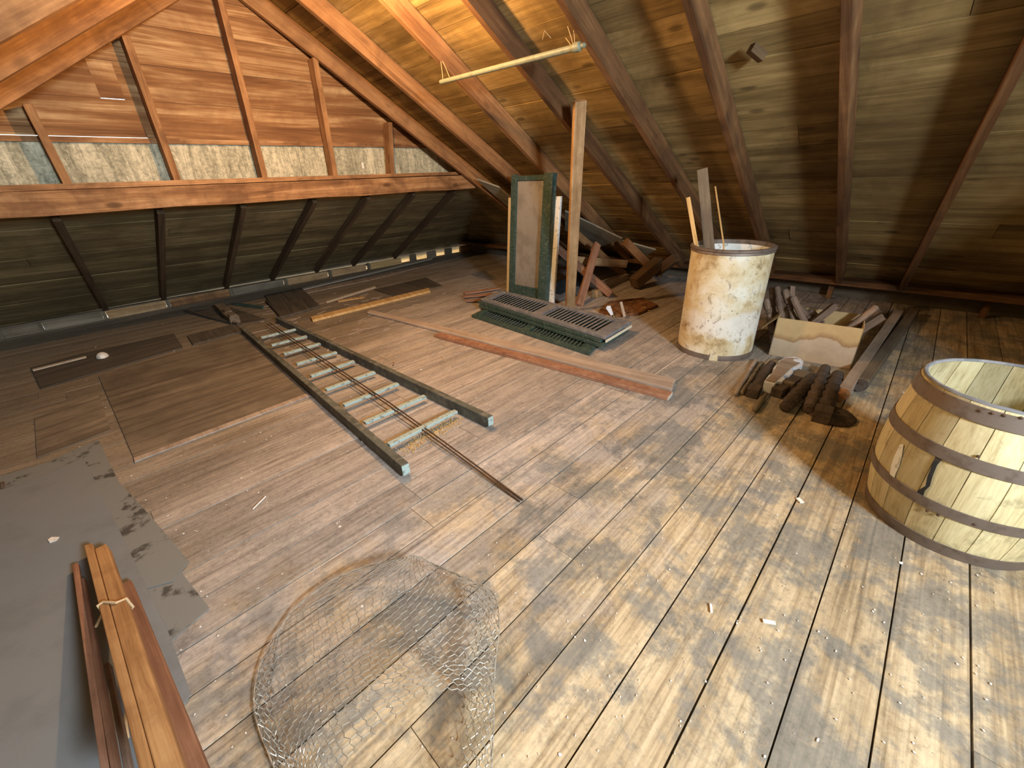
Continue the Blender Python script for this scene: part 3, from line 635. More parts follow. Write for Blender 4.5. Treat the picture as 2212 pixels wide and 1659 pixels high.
# grey board under the rafter feet
tag(MB().prism([rp(1222, 452) - NR * .03, rp(1345, 512) - NR * .03, rp(1299, 529) - NR * .03, rp(1222, 494) - NR * .03], NR * 0.02).build('grey_board', 'greyboard'), 'pale grey board panel fixed under the rafters behind the post', 'board')
tag(MB().prism([rp(1345, 516) - NR * .03, rp(1418, 536) - NR * .03, rp(1395, 549) - NR * .03, rp(1352, 530) - NR * .03], NR * 0.02).build('grey_board', 'greyboard'), 'small grey board under the rafters right of the sloping timbers', 'board')
tag(MB().prism([rp(1030, 385) - NR * .02, rp(1078, 402) - NR * .02, rp(1104, 425) - NR * .02, rp(1104, 450) - NR * .02], NR * 0.02).build('grey_board', 'greyboard'), 'grey board wedged beside the right end of the beam', 'board')
# black pipe lying behind the screen
A, B = fl(1207, 622, .09), fl(1252, 600, .12)
t = empty('stovepipe', (A + B) / 2, 'short black stovepipe lying on the floor behind the screen', 'pipe')
MB().lathe(A, B, [(0, .09), (.02, .092), (.5, .09), (1, .088)], 18).build('pipe_body', 'black', t)
MB().lathe(A + (A - B).normalized() * 0.004, A + (B - A).normalized() * .03, [(0, .095), (1, .095)], 18).build('collar', 'black', t)
# rotten plank and scraps in front of the corner
pl = [fl(1293, 676), fl(1318, 655), fl(1388, 648), fl(1421, 664), fl(1378, 682), fl(1330, 686)]
tag(MB().prism(pl, (0, 0, 0.035), .3).build('rotten_plank', 'rotten', bevel=0.006), 'rotten crumbling orange plank behind the shutter stack', 'plank')
A = fl(1316, 690); tag(MB().prism([at(1320, 682, A), at(1325, 679, A), at(1319, 661, A), at(1312, 661, A), at(1309, 666, A)], (0.004, 0.004, 0.002)).build('white_tag', 'bluewhite'), 'small white plate propped upright behind the shutter stack', 'plate')
A = fl(1345, 690); tag(MB().beam(at(1349, 684, A), at(1341, 652, A), 0.03, 0.012, up=(.7, .7, 0)).build('small_stick', 'greybrown'), 'short grey stick standing in the rubbish behind the shutters', 'stick')
rb = MB()
for i in range(26):
    p = lerp(fl(1318, 686), fl(1392, 672), random.random()) + V((random.uniform(-.1, .1), random.uniform(-.1, .12), 0)); q_ = random.uniform(0, 3); L = random.uniform(.02, .07)
    rb.beam(p + V((0, 0, .008)), p + V((math.cos(q_) * L, math.sin(q_) * L, random.uniform(.01, .04))), .014, .007)
tag(rb.build('splinters', 'yellow'), 'splinters and scraps scattered before the rotten plank', 'debris', kind='stuff')
for (p, q_, lab) in (((1003, 634), (1080, 622), 'thin reddish board poking out left of the shutters, rear'), ((1000, 641), (1085, 634), 'thin reddish board poking out left of the shutters, middle'), ((1006, 649), (1090, 646), 'thin reddish board poking out left of the shutters, front')):
    A, B = fl(*p, .03), fl(*q_, .035); tag(MB().beam(A, B, .07, .018, jit=.004).build('thin_board', 'red'), lab, 'board', 'reddish boards under the shutters')

# ------------------------------------------------------------------ drum and its sticks
DC = V((3.87, 1.19, 0)); DRr, DH = 0.315, 0.925
t = empty('drum', DC, 'tall white fibre drum stained with rust, standing open', 'drum')
MB().lathe(DC + V((0, 0, .02)), DC + V((0, 0, DH - .02)), [(0, DRr), (.5, DRr * .995), (1, DRr)], 48, cap=False).build('shell', 'drum', t)
MB().lathe(DC + V((0, 0, DH - .01)), DC + V((0, 0, .06)), [(0, DRr - .012), (1, DRr - .012), (1, 0.001)], 48, cap=False).build('lining', 'white', t)
MB().lathe(DC, DC + V((0, 0, .045)), [(0, DRr - .02), (0, DRr + .006), (.4, DRr + .010), (1, DRr + .004), (1, DRr - .005)], 48, cap=False).build('bottom_ring', 'hoop', t)
MB().lathe(DC + V((0, 0, DH - .045)), DC + V((0, 0, DH)), [(0, DRr), (.1, DRr + .008), (.45, DRr + .004), (.6, DRr + .012), (.9, DRr + .012), (1, DRr + .004), (1, DRr - .014), (.2, DRr - .012)], 48, cap=False).build('rim', 'hoop', t)
fr = (CAM - DC); fr.z = 0; fr.normalize(); sd = V((-fr.y, fr.x, 0))
A = DC + (fr * .995 + sd * .05).normalized() * (DRr + .012) 
tag(MB().prism([A - sd * .035 + V((0, 0, .002)), A + sd * .035 + V((0, 0, .002)), A + sd * .03 + V((0, 0, .055)), A - sd * .028 + V((0, 0, .06))], fr * -.006).build('paper_patch', 'drum', t), 'torn pale patch')
tcen = DC + V((0, 0, DH))
def stick(name, top, mid, w, h, m, lab, rnd=False):
    B = at(mid[0], mid[1], tcen + V((0.05, 0.03, 0))); T = at(top[0], top[1], tcen + V((0.12, 0.08, 0))); d = (T - B).normalized(); foot = B - d * (B.z - .09) / d.z
    fd = V((foot.x - DC.x, foot.y - DC.y, 0))
    if fd.length > .22: foot = V((DC.x, DC.y, foot.z)) + fd.normalized() * .22
    o = MB()
    if rnd: o.tube([foot, B, T], w / 2, 8)
    else: o.beam(foot, T, w, h, up=(CAM - DC).normalized())
    return tag(o.build(name, m, bevel=0 if rnd else .002), lab, 'stick')
stick('short_batten', (1486.5, 427), (1499, 522), .034, .03, 'yellow', 'pale square batten standing at the left rim of the drum')
stick('wide_lath', (1517, 365), (1534, 525), .085, .012, 'dirty', 'wide flat lath, tallest of the pieces standing in the drum')
stick('thin_cane', (1545, 403), (1563, 526), .014, .01, 'yellow', 'thin cane standing in the middle of the drum', True)

# ------------------------------------------------------------------ cardboard box with turned spindles
b0, b1 = fl(1659.5, 767), fl(1836, 799); BH = 0.345
ex = (b1 - b0); BW = ex.length; ex.normalize(); ey = V((-ex.y, ex.x, 0)); 
if ey.dot(CAM - b0) > 0: ey = -ey
BD = 0.43
def bp(u, v, z): return b0 + ex * u * BW + ey * v * BD + V((0, 0, z))
t = empty('cardboard_box', bp(.5, .5, 0), 'open cardboard box with a water stain, full of turned spindles', 'box')
def wallbox(nm, u0, v0, u1, v1, z1=BH):
    th = (ey if v0 == v1 else ex) * (.006 if (v0 == 0 and v1 == 0) or (u0 == 0 and u1 == 0) else -.006)
    MB().hexa([bp(u0, v0, .002), bp(u1, v1, .002), bp(u1, v1, .002) + th, bp(u0, v0, .002) + th], [bp(u0, v0, z1), bp(u1, v1, z1), bp(u1, v1, z1) + th, bp(u0, v0, z1) + th]).build(nm, 'card', t)
wallbox('front_panel', 0, 0, 1, 0); wallbox('back_panel', 0, 1, 1, 1); wallbox('side_panel', 0, 0, 0, 1); wallbox('side_panel', 1, 0, 1, 1)
MB().hexa([bp(0, 0, .001), bp(1, 0, .001), bp(1, 1, .001), bp(0, 1, .001)], [bp(0, 0, .006), bp(1, 0, .006), bp(1, 1, .006), bp(0, 1, .006)]).build('bottom_panel', 'card', t)
fo = b0 - ex * .11 + ey * .05
MB().hexa([bp(0, 0.02, BH - .005), bp(0, .85, BH - .005), bp(0, .85, BH - .002), bp(0, 0.02, BH - .002)], [bp(0, 0.02, BH - .12) - ex * .10, bp(0, .85, BH - .12) - ex * .10, bp(0, .85, BH - .12) - ex * .103, bp(0, .02, BH - .12) - ex * .103]).build('flap', 'card', t)
def spindle_prof(r, kind=0):
    if kind == 0: return [(0, r * .75), (.03, r), (.2, r), (.215, r * .6), (.235, r * 1.05), (.255, r * .6), (.30, r * .85), (.45, r * 1.05), (.60, r * .62), (.66, r * .5), (.68, r * .95), (.70, r * .5), (.73, r * .85), (.75, r * .5), (.78, r * .9), (.97, r * .9), (1, r * .6)]
    if kind == 1: return [(0, r * .9), (.12, r), (.14, r * .7), (.16, r * 1.1), (.2, r * .7), (.24, r), (.3, r * 1.1), (.36, r * .75), (.40, r * 1.08), (.46, r * 1.1), (.52, r * .75), (.56, r * 1.06), (.62, r * 1.1), (.68, r * .75), (.72, r * 1.05), (.78, r * 1.05), (.84, r * .7), (.88, r * .95), (1, r * .85)]
    return [(0, r * .8), (.05, r), (1, r * .9)]
def zb(x, y): return 1640 + x * .16275, 600 + y * .16275
spl = [((118, 440), (85, 285), .030, 0, 'dark short spindle jammed at the left end of the box'), ((205, 505), (165, 135), .026, 0, 'slim spindle standing left of the ringed one in the box'),
       ((330, 540), (213, 195), .032, 0, 'ringed spindle leaning left in the box, its round top lit'), ((270, 330), (235, 120), .026, 1, 'broken pale spindle top poking up behind the ringed one'),
       ((455, 550), (340, 155), .034, 0, 'stout vase-shaped spindle standing in the middle left of the box'), ((410, 330), (428, 115), .024, 2, 'grey square-topped baluster behind the stout spindle'),
       ((600, 585), (445, 255), .030, 2, 'glossy brown rail leaning over the front edge of the box'), ((690, 570), (535, 360), .028, 0, 'dull dark spindle lying beside the glossy rail'),
       ((835, 608), (665, 430), .032, 0, 'thick spindle lying low across the front of the box'), ((785, 545), (1012, 365), .028, 2, 'dark square-ended baluster pointing right over the back panel'),
       ((1235, 635), (1560, 385), .030, 2, 'reddish rod pointing up right from the right end of the box'), ((1415, 635), (1630, 500), .034, 2, 'blunt square baluster end hanging over the right side of the box')]
for i, (a, b, r, k, lab) in enumerate(spl):
    u = (a[0] - 60) / 1340
    A = on(*zb(*a), ey, ey.dot(bp(0, .42 + .14 * (i % 3), 0))); 
    B = on(*zb(*b), ey, ey.dot(bp(0, .47 + .15 * (i % 3), 0)))
    d = (A - B).normalized(); L2 = max(0.05, min(.30, (A.z - .05) / max(.2, -d.z)))
    foot = A + d * L2
    t = empty('turned_spindle' if k != 2 else 'baluster', foot, lab, 'spindle', 'spindles in the cardboard box')
    sp_ = MB()
    if k == 2 and i in (5, 9, 11): sp_.beam(foot, B, r * 1.8, r * 1.8)
    else: sp_.lathe(foot, B, spindle_prof(r, k), 14)
    sp_.build('shaft', 'spindle', t)
    dd = (B - foot).normalized()
    MB().lathe(B - dd * .004, B + dd * .006, [(0, r * .5), (.6, r * .42), (1, r * .2)], 10).build('tip', 'greybrown' if k == 2 else 'spindle', t)

# ------------------------------------------------------------------ turned pieces on the floor in front of the box
def zf(x, y): return 1550 + x * .15823, 740 + y * .15823
def fpt(p, r): return fl(*zf(*p), r)
def turned(a, b, r, k, m, lab, name='turned_baluster', square=None):
    A, B = fpt(a, r * 1.0), fpt(b, r * 1.0)
    t = empty(name, (A.x, A.y, 0), lab, 'baluster', 'old turnings laid in front of the box')
    MB().lathe(A, B, spindle_prof(r, k), 14).build('shaft', m, t)
    d = (B - A).normalized()
    if square: MB().beam(A - d * .002, A + d * square, r * 2.1, r * 2.0).build('square_foot', m, t, bevel=.004)
    else: MB().lathe(A - d * .008, A + d * .002, [(0, r * .55), (1, r * .8)], 12).build('foot_knob', m, t)
    return t
turned((240, 705), (525, 235), .017, 0, 'greybrown', 'thin pale spindle lying leftmost in the row before the box')
turned((335, 690), (605, 265), .017, 0, 'dirty', 'thin dull spindle lying second in the row before the box')
turned((470, 700), (740, 290), .036, 1, 'newel', 'dark square-footed newel between the thin spindles and white bracket', square=.11)
turned((505, 915), (650, 700), .020, 2, 'dirty', 'short grey peg lying in front of the white bracket', 'wooden_peg')
turned((930, 880), (1290, 470), .042, 1, 'newel', 'beaded dark newel lying right of the brown block')
turned((1255, 905), (1470, 350), .042, 1, 'newel', 'longest beaded newel with a worn light foot, before the box')
turned((1420, 1020), (1640, 440), .046, 1, 'newel', 'darkest newel lying at the right of the row', square=.10)
# white scroll bracket
A = fpt((660, 690), .0); B = fpt((1035, 330), .0); d = (B - A); L = d.length; d.normalize(); s_ = V((d.y, -d.x, 0))
if s_.dot(V((0, 1, 0))) > 0: s_ = -s_
def bk(u, v): return A + d * (u * L) + s_ * v + V((0, 0, .004))
t = empty('scroll_bracket', A, 'white painted wooden scroll bracket lying among dark newels', 'bracket')
prof = [(0, .0), (0, .07), (.10, .07), (.12, .095), (.24, .095), (.26, .075), (.34, .075), (.36, .10), (.50, .10), (.53, .08), (.60, .08), (.64, .105), (.78, .115), (.90, .10), (.97, .07), (1.0, .02), (.9, -.03), (.72, -.045), (.62, -.02), (.55, -.035), (.45, -.03), (.40, 0.0), (.2, -.012)]
MB().prism([bk(u, v - .03) for u, v in prof], (0, 0, .085), .5).build('bracket_body', 'bluewhite', t, bevel=.003)
MB().prism([bk(u, v - .03) + V((0, 0, .085)) for u, v in [(0.02, .004), (.02, .06), (.3, .066), (.6, .07), (.8, .09), (.95, .05), (.88, -.02), (.7, -.035), (.5, -.02), (.3, .0)]], (0, 0, .004), .5).build('dusty_face', 'greybrown', t)
MB().lathe(bk(.86, .03) + V((0, 0, .08)), bk(.86, .03) + V((0, 0, .097)), [(0, .03), (.8, .028), (1, .01)], 16).build('scroll_button', 'bluewhite', t)
t = empty('moulded_block', fpt((860, 700), 0), 'brown moulded wood block lying between bracket and beaded newel', 'block')
A, B = fpt((800, 690), .035), fpt((1130, 470), .035); MB().beam(A, B, .075, .07).build('block_body', 'newel', t, bevel=.005)
dd = (B - A).normalized(); MB().beam(lerp(A, B, .3) + V((0, 0, .012)), lerp(A, B, .42) + V((0, 0, .012)), .10, .075).build('collar', 'dirty', t, bevel=.004); MB().beam(lerp(A, B, .8), lerp(A, B, 1.12), .09, .085).build('cap', 'dirty', t, bevel=.004)
t = empty('round_stone', fpt((1550, 1020), 0), 'flat dark oval lump on the shaded floor in front of the newels', 'lump')
cc = fpt((1550, 1010), 0); mb = MB()
mb.lathe(cc, cc + V((0, 0, .035)), [(0, .12), (.3, .135), (.7, .12), (1, .07)], 20, .4); mb.build('lump_body', 'newel', t)
# long posts lying towards the dark corner
for (a, b, w, m_, lab, e_) in (((1822, 848), (1940, 676), .075, 'greybrown', 'long square grey post pointing from the newels into the dark corner', 'rafter'), ((1862, 828), (1975, 672), .075, 'dirty', 'second long post beside the square grey post, deeper in shadow', 'newel')):
    A, B = fl(*a, .04), fl(*b, .05)
    t = empty('long_post', (A.x, A.y, 0), lab, 'post', 'long posts beside the box'); MB().beam(A, B, w, .07).build('shaft', m_, t, bevel=.006)
    d = (A - B).normalized(); MB().lathe(A, A + d * .10, [(0, .03), (.3, .045), (.6, .03), (.8, .022), (1, .03)], 14).build('turned_end', e_, t)

# ------------------------------------------------------------------ barrel
BC = V((2.41, -.41, 0)); BHt = .675
def br_(z): 
    u = z / BHt; return .283 + .044 * math.sin(math.pi * min(1, max(0, u * .93 + .07))) - .003 * u
t = empty('barrel', BC, 'open wooden barrel with pale yellow staves and grey steel hoops', 'barrel')
ns = 19
for i in range(ns):
    a0, a1 = 2 * math.pi * (i + .014) / ns, 2 * math.pi * (i + .986) / ns
    vs, g, fs = [], [], []; K = 11; rz = random.random()
    nz = 4
    for k in range(K):
        z = BHt * k / (K - 1)
        for rr, z_ in ((br_(z), z), (br_(z) - .018, z)):
            for j in range(nz + 1):
                q_ = a0 + (a1 - a0) * j / nz; vs.append(BC + V((math.cos(q_) * rr, math.sin(q_) * rr, z_ + .002))); g.append((z, q_ * .3, rr))
    W = 2 * (nz + 1)
    for k in range(K - 1):
        for j in range(nz):
            fs.append((k * W + j, k * W + j + 1, (k + 1) * W + j + 1, (k + 1) * W + j)); o_ = nz + 1
            fs.append((k * W + o_ + j, (k + 1) * W + o_ + j, (k + 1) * W + o_ + j + 1, k * W + o_ + j + 1))
        fs.append((k * W, (k + 1) * W, (k + 1) * W + o_, k * W + o_)); fs.append((k * W + nz, k * W + o_ + nz, (k + 1) * W + o_ + nz, (k + 1) * W + nz))
    for j in range(nz):
        k = K - 1; fs.append((k * W + j, k * W + j + 1, k * W + o_ + j + 1, k * W + o_ + j)); fs.append((j, o_ + j, o_ + j + 1, j + 1))
    MB().add(vs, fs, g, rz, True).build('stave', 'stave', t)
for za, zb_ in ((.0, .055), (.20, .245), (.43, .48), (.61, .668)):
    prof = [(k / 4, br_(za + (zb_ - za) * k / 4) + .0055) for k in range(5)]; prof += [(1, br_(zb_) + .001), (0, br_(za) + .001)]
    MB().lathe(BC + V((0, 0, za + .001)), BC + V((0, 0, zb_ + .001)), prof, 56, cap=False).build('hoop', 'hoop', t)
MB().lathe(BC + V((0, 0, .03)), BC + V((0, 0, .05)), [(0, .001), (0, .262), (1, .262), (1, .001)], 40, cap=False).build('barrel_head', 'stave', t)
ri = []
for i in range(40):
    q_ = 2 * math.pi * i / 40; rr = br_(BHt) - .009; ri.append(BC + V((math.cos(q_) * rr, math.sin(q_) * rr, BHt + .004 + .002 * math.sin(i * 3.1))))
MB().tube(ri + [ri[0]], .009, 6).build('rim', 'greytop', t)
# black tar run on the front staves
def on_barrel(px, py, off=.003):
    v = ray(px, py); 
    lo, hi, hit = .8, 3.2, None
    n_ = 2400
    for k in range(n_):
        s = lo + (hi - lo) * k / n_; p = CAM + v * s
        if 0 <= p.z <= BHt and math.hypot(p.x - BC.x, p.y - BC.y) <= br_(p.z) + off: return p
    return None
mb = MB(); pts = [((2015, 980), 5), ((2037, 975), 12), ((2030, 990), 11), ((2020, 1005), 7), ((2010, 1030), 7), ((2005, 1050), 6), ((1992, 1060), 10), ((1988, 1075), 8), ((1978, 1083), 7)]
for (a, wa), (b, wb) in zip(pts[1:-1], pts[2:]):
    q4 = [on_barrel(a[0] - wa, a[1]), on_barrel(a[0] + wa * .6, a[1]), on_barrel(b[0] + wb * .6, b[1]), on_barrel(b[0] - wb, b[1])]
    if all(q4): mb.prism(q4, (CAM - BC).normalized() * .002)
if mb.v: tag(mb.build('tar_stain', 'tar', t), 'black tar run')
for (px_, py_) in ((2116, 888), (2143, 893), (2169, 898), (2206, 903), (2003, 1104), (2026, 1113), (2105, 1133), (2113, 986)):
    p = on_barrel(px_, py_, .006)
    if p:
        n_ = V((p.x - BC.x, p.y - BC.y, 0)).normalized(); MB().lathe(p - n_ * .001, p + n_ * .004, [(0, .006), (.6, .0055), (1, .002)], 10).build('rivet', 'iron', t)
mb = MB(); pts = [(1948, 960), (1940, 985), (1934, 1005), (1928, 1025), (1925, 1045)]
for k in range(4):
    a, b = pts[k], pts[k + 1]; wd = (4, 8, 9, 6, 4); q4 = [on_barrel(a[0] - wd[k], a[1]), on_barrel(a[0] + wd[k], a[1]), on_barrel(b[0] + wd[k + 1], b[1]), on_barrel(b[0] - wd[k + 1], b[1])]
    if all(q4): mb.prism(q4, (CAM - BC).normalized() * .002)
if mb.v: tag(mb.build('worn_patch', 'white', t), 'worn whitish patch')

# ------------------------------------------------------------------ grey sheets at the left
def sheet(name, pxs, z, th, m, lab, warp=0.0):
    P = [fl(x, y, z) for x, y in pxs]
    return tag(MB().prism(P, (0, 0, th), .5).build(name, m), lab, 'sheet', 'grey sheets by the stick bundle')
sheet('metal_sheet', [(393, 1238), (453, 1314), (369, 1388), (250, 1300), (200, 1100)], .002, .003, 'sheetmetal2', 'lowest grey sheet whose pointed corner lies nearest the wire netting')
sheet('metal_sheet', [(-260, 1085), (0, 1029), (100, 1000), (182, 962), (213, 950), (256, 1040), (318, 1107), (409, 1214), (373, 1256), (250, 1290), (-260, 1400)], .007, .003, 'sheetmetal2', 'stained grey sheet between the lowest and the big top sheet')
sheet('metal_sheet', [(-260, 1110), (0, 1060), (90, 1030), (179, 989), (222, 1071), (278, 1187), (365, 1369), (413, 1500), (392, 1530), (400, 1740), (-260, 1900)], .012, .003, 'sheetmetal', 'large dull blue-grey sheet on top at the lower left')
A = fl(117, 1166, .017); tag(MB().prism([fl(104, 1167, .0155), fl(112, 1161, .0155), fl(128, 1161, .0155), fl(122, 1168, .0155), fl(108, 1173, .0155)], (0, 0, .004)).build('paint_flake', 'flake'), 'white paint flake lying on the big grey sheet', 'flake')
tag(MB().tube([fl(2, 1056, .015), fl(3, 1043, .04), fl(9, 1041, .04), fl(9, 1052, .018)], .004, 6).build('sheet_clip', 'iron'), 'small dark metal clip on the edge of the big sheet', 'clip')

# bundle of strips tied with string, rising towards the camera
def strip(name, far, near, w, h, m, lab, zf_=.03, zn=.5, grp='strips in the tied bundle', par=None):
    A, B = fl(*far, zf_), fl(*near, zn)
    if par is None: return tag(MB().beam(A, B, w, h, jit=.002).build(name, m, bevel=.003), lab, 'strip', grp)
    return MB().beam(A, B, w, h, jit=.002).build(name, m, par, bevel=.003)
def zs(x, y): return x * .3972, 1000 + y * .3972
t = empty('strip_bundle', fl(212, 1190, .02), 'bundle of orange wooden strips tied with string on the grey sheet', 'bundle')
strip('strip', zs(494, 465), zs(845, 1760), .023, .05, 'strip', '', .045, .36, par=t)
strip('strip', zs(560, 478), zs(965, 1760), .042, .05, 'strip', '', .05, .37, par=t)
strip('strip', zs(522, 480), zs(900, 1760), .014, .03, 'rafter_mid', '', .04, .345, par=t)  # dark filler strip; the gap's shade between the two put into its colour
def along(far, near, zf_, zn, ty):
    A_, B_ = fl(*far, zf_), fl(*near, zn); lo, hi = 0.0, 1.0
    for _ in range(40):
        md = (lo + hi) / 2; q_ = lerp(A_, B_, md) - CAM
        if 829.5 - FPX * q_.dot(UP) / q_.dot(FWD) < ty: lo = md
        else: hi = md
    return lerp(A_, B_, lo), (B_ - A_).normalized()
p1, d1 = along(zs(497, 465), zs(850, 1760), .045, .36, 1312); p2, d2 = along(zs(555, 478), zs(960, 1760), .05, .37, 1314)
ax = d1.cross(V((0, 0, 1))).normalized()
if (p2 - p1).dot(ax) < 0: ax = -ax
MB().tube([p1 - ax * .05 - V((0, 0, .05)), p1 - ax * .017 - V((0, 0, .01)), p1 - ax * .016 + V((0, 0, .029)), p1 + V((0, 0, .031)), lerp(p1, p2, .6) + V((0, 0, .031)), p2 + V((0, 0, .030)), p2 + ax * .026 + V((0, 0, .026)), p2 + ax * .028 - V((0, 0, .025)), p2 + ax * .01 - V((0, 0, .032))], .0045, 8).build('string', 'string', t)
MB().tube([fl(*zs(*q_), .06) for q_ in ((455, 955), (480, 930), (508, 905))], .003, 6).build('string_tail', 'string', t)
MB().tube([fl(*zs(690, 1345), .1), fl(*zs(680, 1420), .085), fl(*zs(692, 1500), .07)], .006, 6).build('string_tail', 'string', t)
strip('thin_strip', zs(415, 560), zs(600, 1760), .018, .03, 'red', 'thin reddish strip lying left of the tied bundle, outer one', .035, .20, 'loose strips left of the bundle')
strip('thin_strip', zs(452, 640), zs(650, 1760), .014, .026, 'red', 'thin reddish strip lying left of the tied bundle, inner one', .033, .21, 'loose strips left of the bundle')
strip('thin_strip', zs(590, 1100), zs(720, 1760), .014, .026, 'spindle', 'dark thin strip in the shadow under the tied bundle', .06, .16, 'loose strips left of the bundle')
strip('moulding_strip', zs(692, 665), zs(1120, 1760), .032, .035, 'red', 'dusky red painted strip lying right of the tied bundle', .035, .27, 'moulding beside bundle')

# ------------------------------------------------------------------ wire netting
def netting():
    N = MB(); zz = lambda x, y: (500 + x * .30075, 1160 + y * .30075)
    # rows from the far rim to the near end; each row: floor points left -> right with height
    rows = [([(1130, 165), (1230, 150), (1340, 140), (1420, 180), (1480, 215)], [.10, .14, .15, .14, .12]),
            ([(800, 270), (1020, 300), (1300, 300), (1560, 270), (1800, 350)], [.06, .12, .16, .17, .15]),
            ([(500, 470), (800, 500), (1200, 520), (1600, 480), (1900, 440)], [.03, .10, .16, .19, .17]),
            ([(350, 650), (700, 700), (1100, 750), (1550, 700), (1925, 640)], [.02, .09, .15, .20, .18]),
            ([(230, 850), (560, 900), (950, 960), (1500, 900), (1900, 850)], [.02, .09, .15, .20, .17]),
            ([(165, 1100), (480, 1150), (850, 1150), (1500, 1050), (1885, 1060)], [.02, .08, .14, .19, .15]),
            ([(185, 1340), (450, 1400), (750, 1380), (1400, 1250), (1885, 1280)], [.02, .08, .13, .17, .13]),
            ([(300, 1640), (480, 1650), (720, 1650), (1300, 1600), (1870, 1600)], [.02, .07, .12, .15, .11]),
            ([(420, 1950), (560, 1950), (760, 1950), (1250, 1950), (1850, 1950)], [.02, .06, .1, .13, .1])]
    grid = [[fl(*zz(*p), h * .75 + .004) for p, h in zip(ps, hs)] for ps, hs in rows]
    def samp(L, t):
        t = min(max(t, 0), 1) * (len(L) - 1); i = min(int(t), len(L) - 2); f_ = t - i
        p0, p1, p2, p3 = L[max(i - 1, 0)], L[i], L[i + 1], L[min(i + 2, len(L) - 1)]
        return 0.5 * ((2 * p1) + (p2 - p0) * f_ + (2 * p0 - 5 * p1 + 4 * p2 - p3) * f_ * f_ + (3 * p1 - p0 - 3 * p2 + p3) * f_ ** 3)
    def S(u, v): return samp([samp(r, u) for r in grid], v)
    def px(p):
        q = p - CAM; z = q.dot(FWD); return 1106 + FPX * q.dot(RT) / z, 829.5 - FPX * q.dot(UP) / z
    hole = [(1000 + 8, 1488), (905, 1505), (862, 1545), (815, 1575), (770, 1620), (715, 1700), (985, 1700), (1000, 1620), (1012, 1560), (1020, 1500)]
    def inside(x, y, poly):
        r_ = False; j = len(poly) - 1
        for i in range(len(poly)):
            if (poly[i][1] > y) != (poly[j][1] > y) and x < (poly[j][0] - poly[i][0]) * (y - poly[i][1]) / (poly[j][1] - poly[i][1]) + poly[i][0]: r_ = not r_
            j = i
        return r_
    def hexnet(S, nu, nv, cut, r=.0011):
        rng = random.Random(3); pts = {}
        def P(i, j):     # brick-wall hexagons: zigzag rows
            key = (i, j)
            if key not in pts:
                off = .28 if (i + j) % 2 == 0 else -.28
                u, v = i / nu, (j + off) / nv
                pts[key] = S(min(max(u, 0), 1), min(max(v, 0), 1)) + V([rng.uniform(-.003, .003) for _ in range(3)])
            return pts[key]
        for j in range(nv + 1):
            for i in range(nu + 1):
                es = []
                if i < nu: es.append((i + 1, j, r))
                if (i + j) % 2 == 0 and j < nv: es.append((i, j + 1, r * 1.5))
                for a, b, rr in es:
                    A, B = P(i, j), P(a, b)
                    if (A - B).length < .003 or (cut and inside(*px((A + B) / 2), hole)): continue
                    N.tube([A, B], rr, 3)
    hexnet(S, 54, 38, True)
    # the turned-down right flank and the curled left edge: second layers of the same roll
    rf = [(1900, 430), (1925, 640), (1890, 850), (1885, 1060), (1885, 1280), (1870, 1600), (1850, 1950)]; rg = [(1640, 380), (1780, 620), (1700, 860), (1690, 1060), (1690, 1280), (1600, 1640), (1560, 1950)]
    def S2(u, v): 
        a, b = samp([fl(*zz(*p), .13) for p in rf], v), samp([fl(*zz(*p), .012) for p in rg], v)
        q = lerp(a, b, u); q.z += .05 * math.sin(u * math.pi); return q
    hexnet(S2, 9, 34, False)
    lf, lg = [(360, 650), (230, 850), (165, 1100), (195, 1340), (310, 1640), (420, 1950)], [(330, 780), (310, 900), (300, 1100), (330, 1400), (480, 1660), (560, 1950)]
    def S3(u, v): return lerp(samp([fl(*zz(*p), .10) for p in lf], v), samp([fl(*zz(*p), .01) for p in lg], v), u)
    hexnet(S3, 5, 28, False)
    sp2 = [(1320, 790), (1400, 850), (1480, 930), (1560, 1000), (1640, 1060), (1690, 1110)]
    def S4(u, v): return samp([fl(*zz(p[0] - 20 + 60 * u, p[1] - 30 * u), .02 + .1 * u) for p in sp2], v)
    hexnet(S4, 4, 14, False, .001)
    for e_ in ([S(u / 30, 0) for u in range(31)], [S(0, v / 30) for v in range(31)], [S(1, v / 30) for v in range(31)]):
        N.tube(e_, .0022, 5)
    return N
tag(netting().build('wire_netting', 'wire'), 'loose crumpled roll of hexagonal chicken wire on the floor', 'wire netting')

# ------------------------------------------------------------------ hanging rod
DH2 = DR - .20
A, B = on(950, 178, NRr, DH2), on(1265, 97, NRr, DH2)
t = empty('hanging_rod', (A + B) / 2, 'green-grey wooden rod hung below the rafters by thin wires', 'rod')
d = (B - A); L = d.length; d.normalize()
MB().lathe(A, B, [(0, .008), (.006, .016), (.015, .018), (.03, .0175), (.9, .021), (.93, .0215), (.935, .026), (.95, .030), (.97, .028), (.978, .014), (.985, .012), (.992, .017), (1, .008)], 16).build('rod_body', 'greenrod', t)
for (pa, pb) in (((957, 178), (952, 133)), ((971, 167), (956, 132)), ((1240, 104), (1226, 57)), ((1233, 98), (1222, 82)), ((1241, 95), (1239, 66))):
    a_ = on(*pa, NRr, DH2 + .005); b_ = on(*pb, NRr, DR - .02); MB().tube([a_, lerp(a_, b_, .5) + V((.004, 0, 0)), b_], .0022, 5).build('hanger_wire', 'string', t)
MB().tube([on(1172, 85, NRr, DR - .01), on(1176, 66, NRr, DR - .01), on(1190, 82, NRr, DR - .01)], .002, 5).build('hanger_wire', 'string', t)
p = on(1636, 112, NRr, DR + .13); q_ = on(1650, 124, NRr, DR + .13)
tag(MB().beam(on(1622, 103, NRr, DR + .12), on(1648, 125, NRr, DR + .12), .05, .05).build('wood_cleat', 'rafter_dark'), 'small dark wooden cleat nailed to the roof boards above the drum', 'cleat')

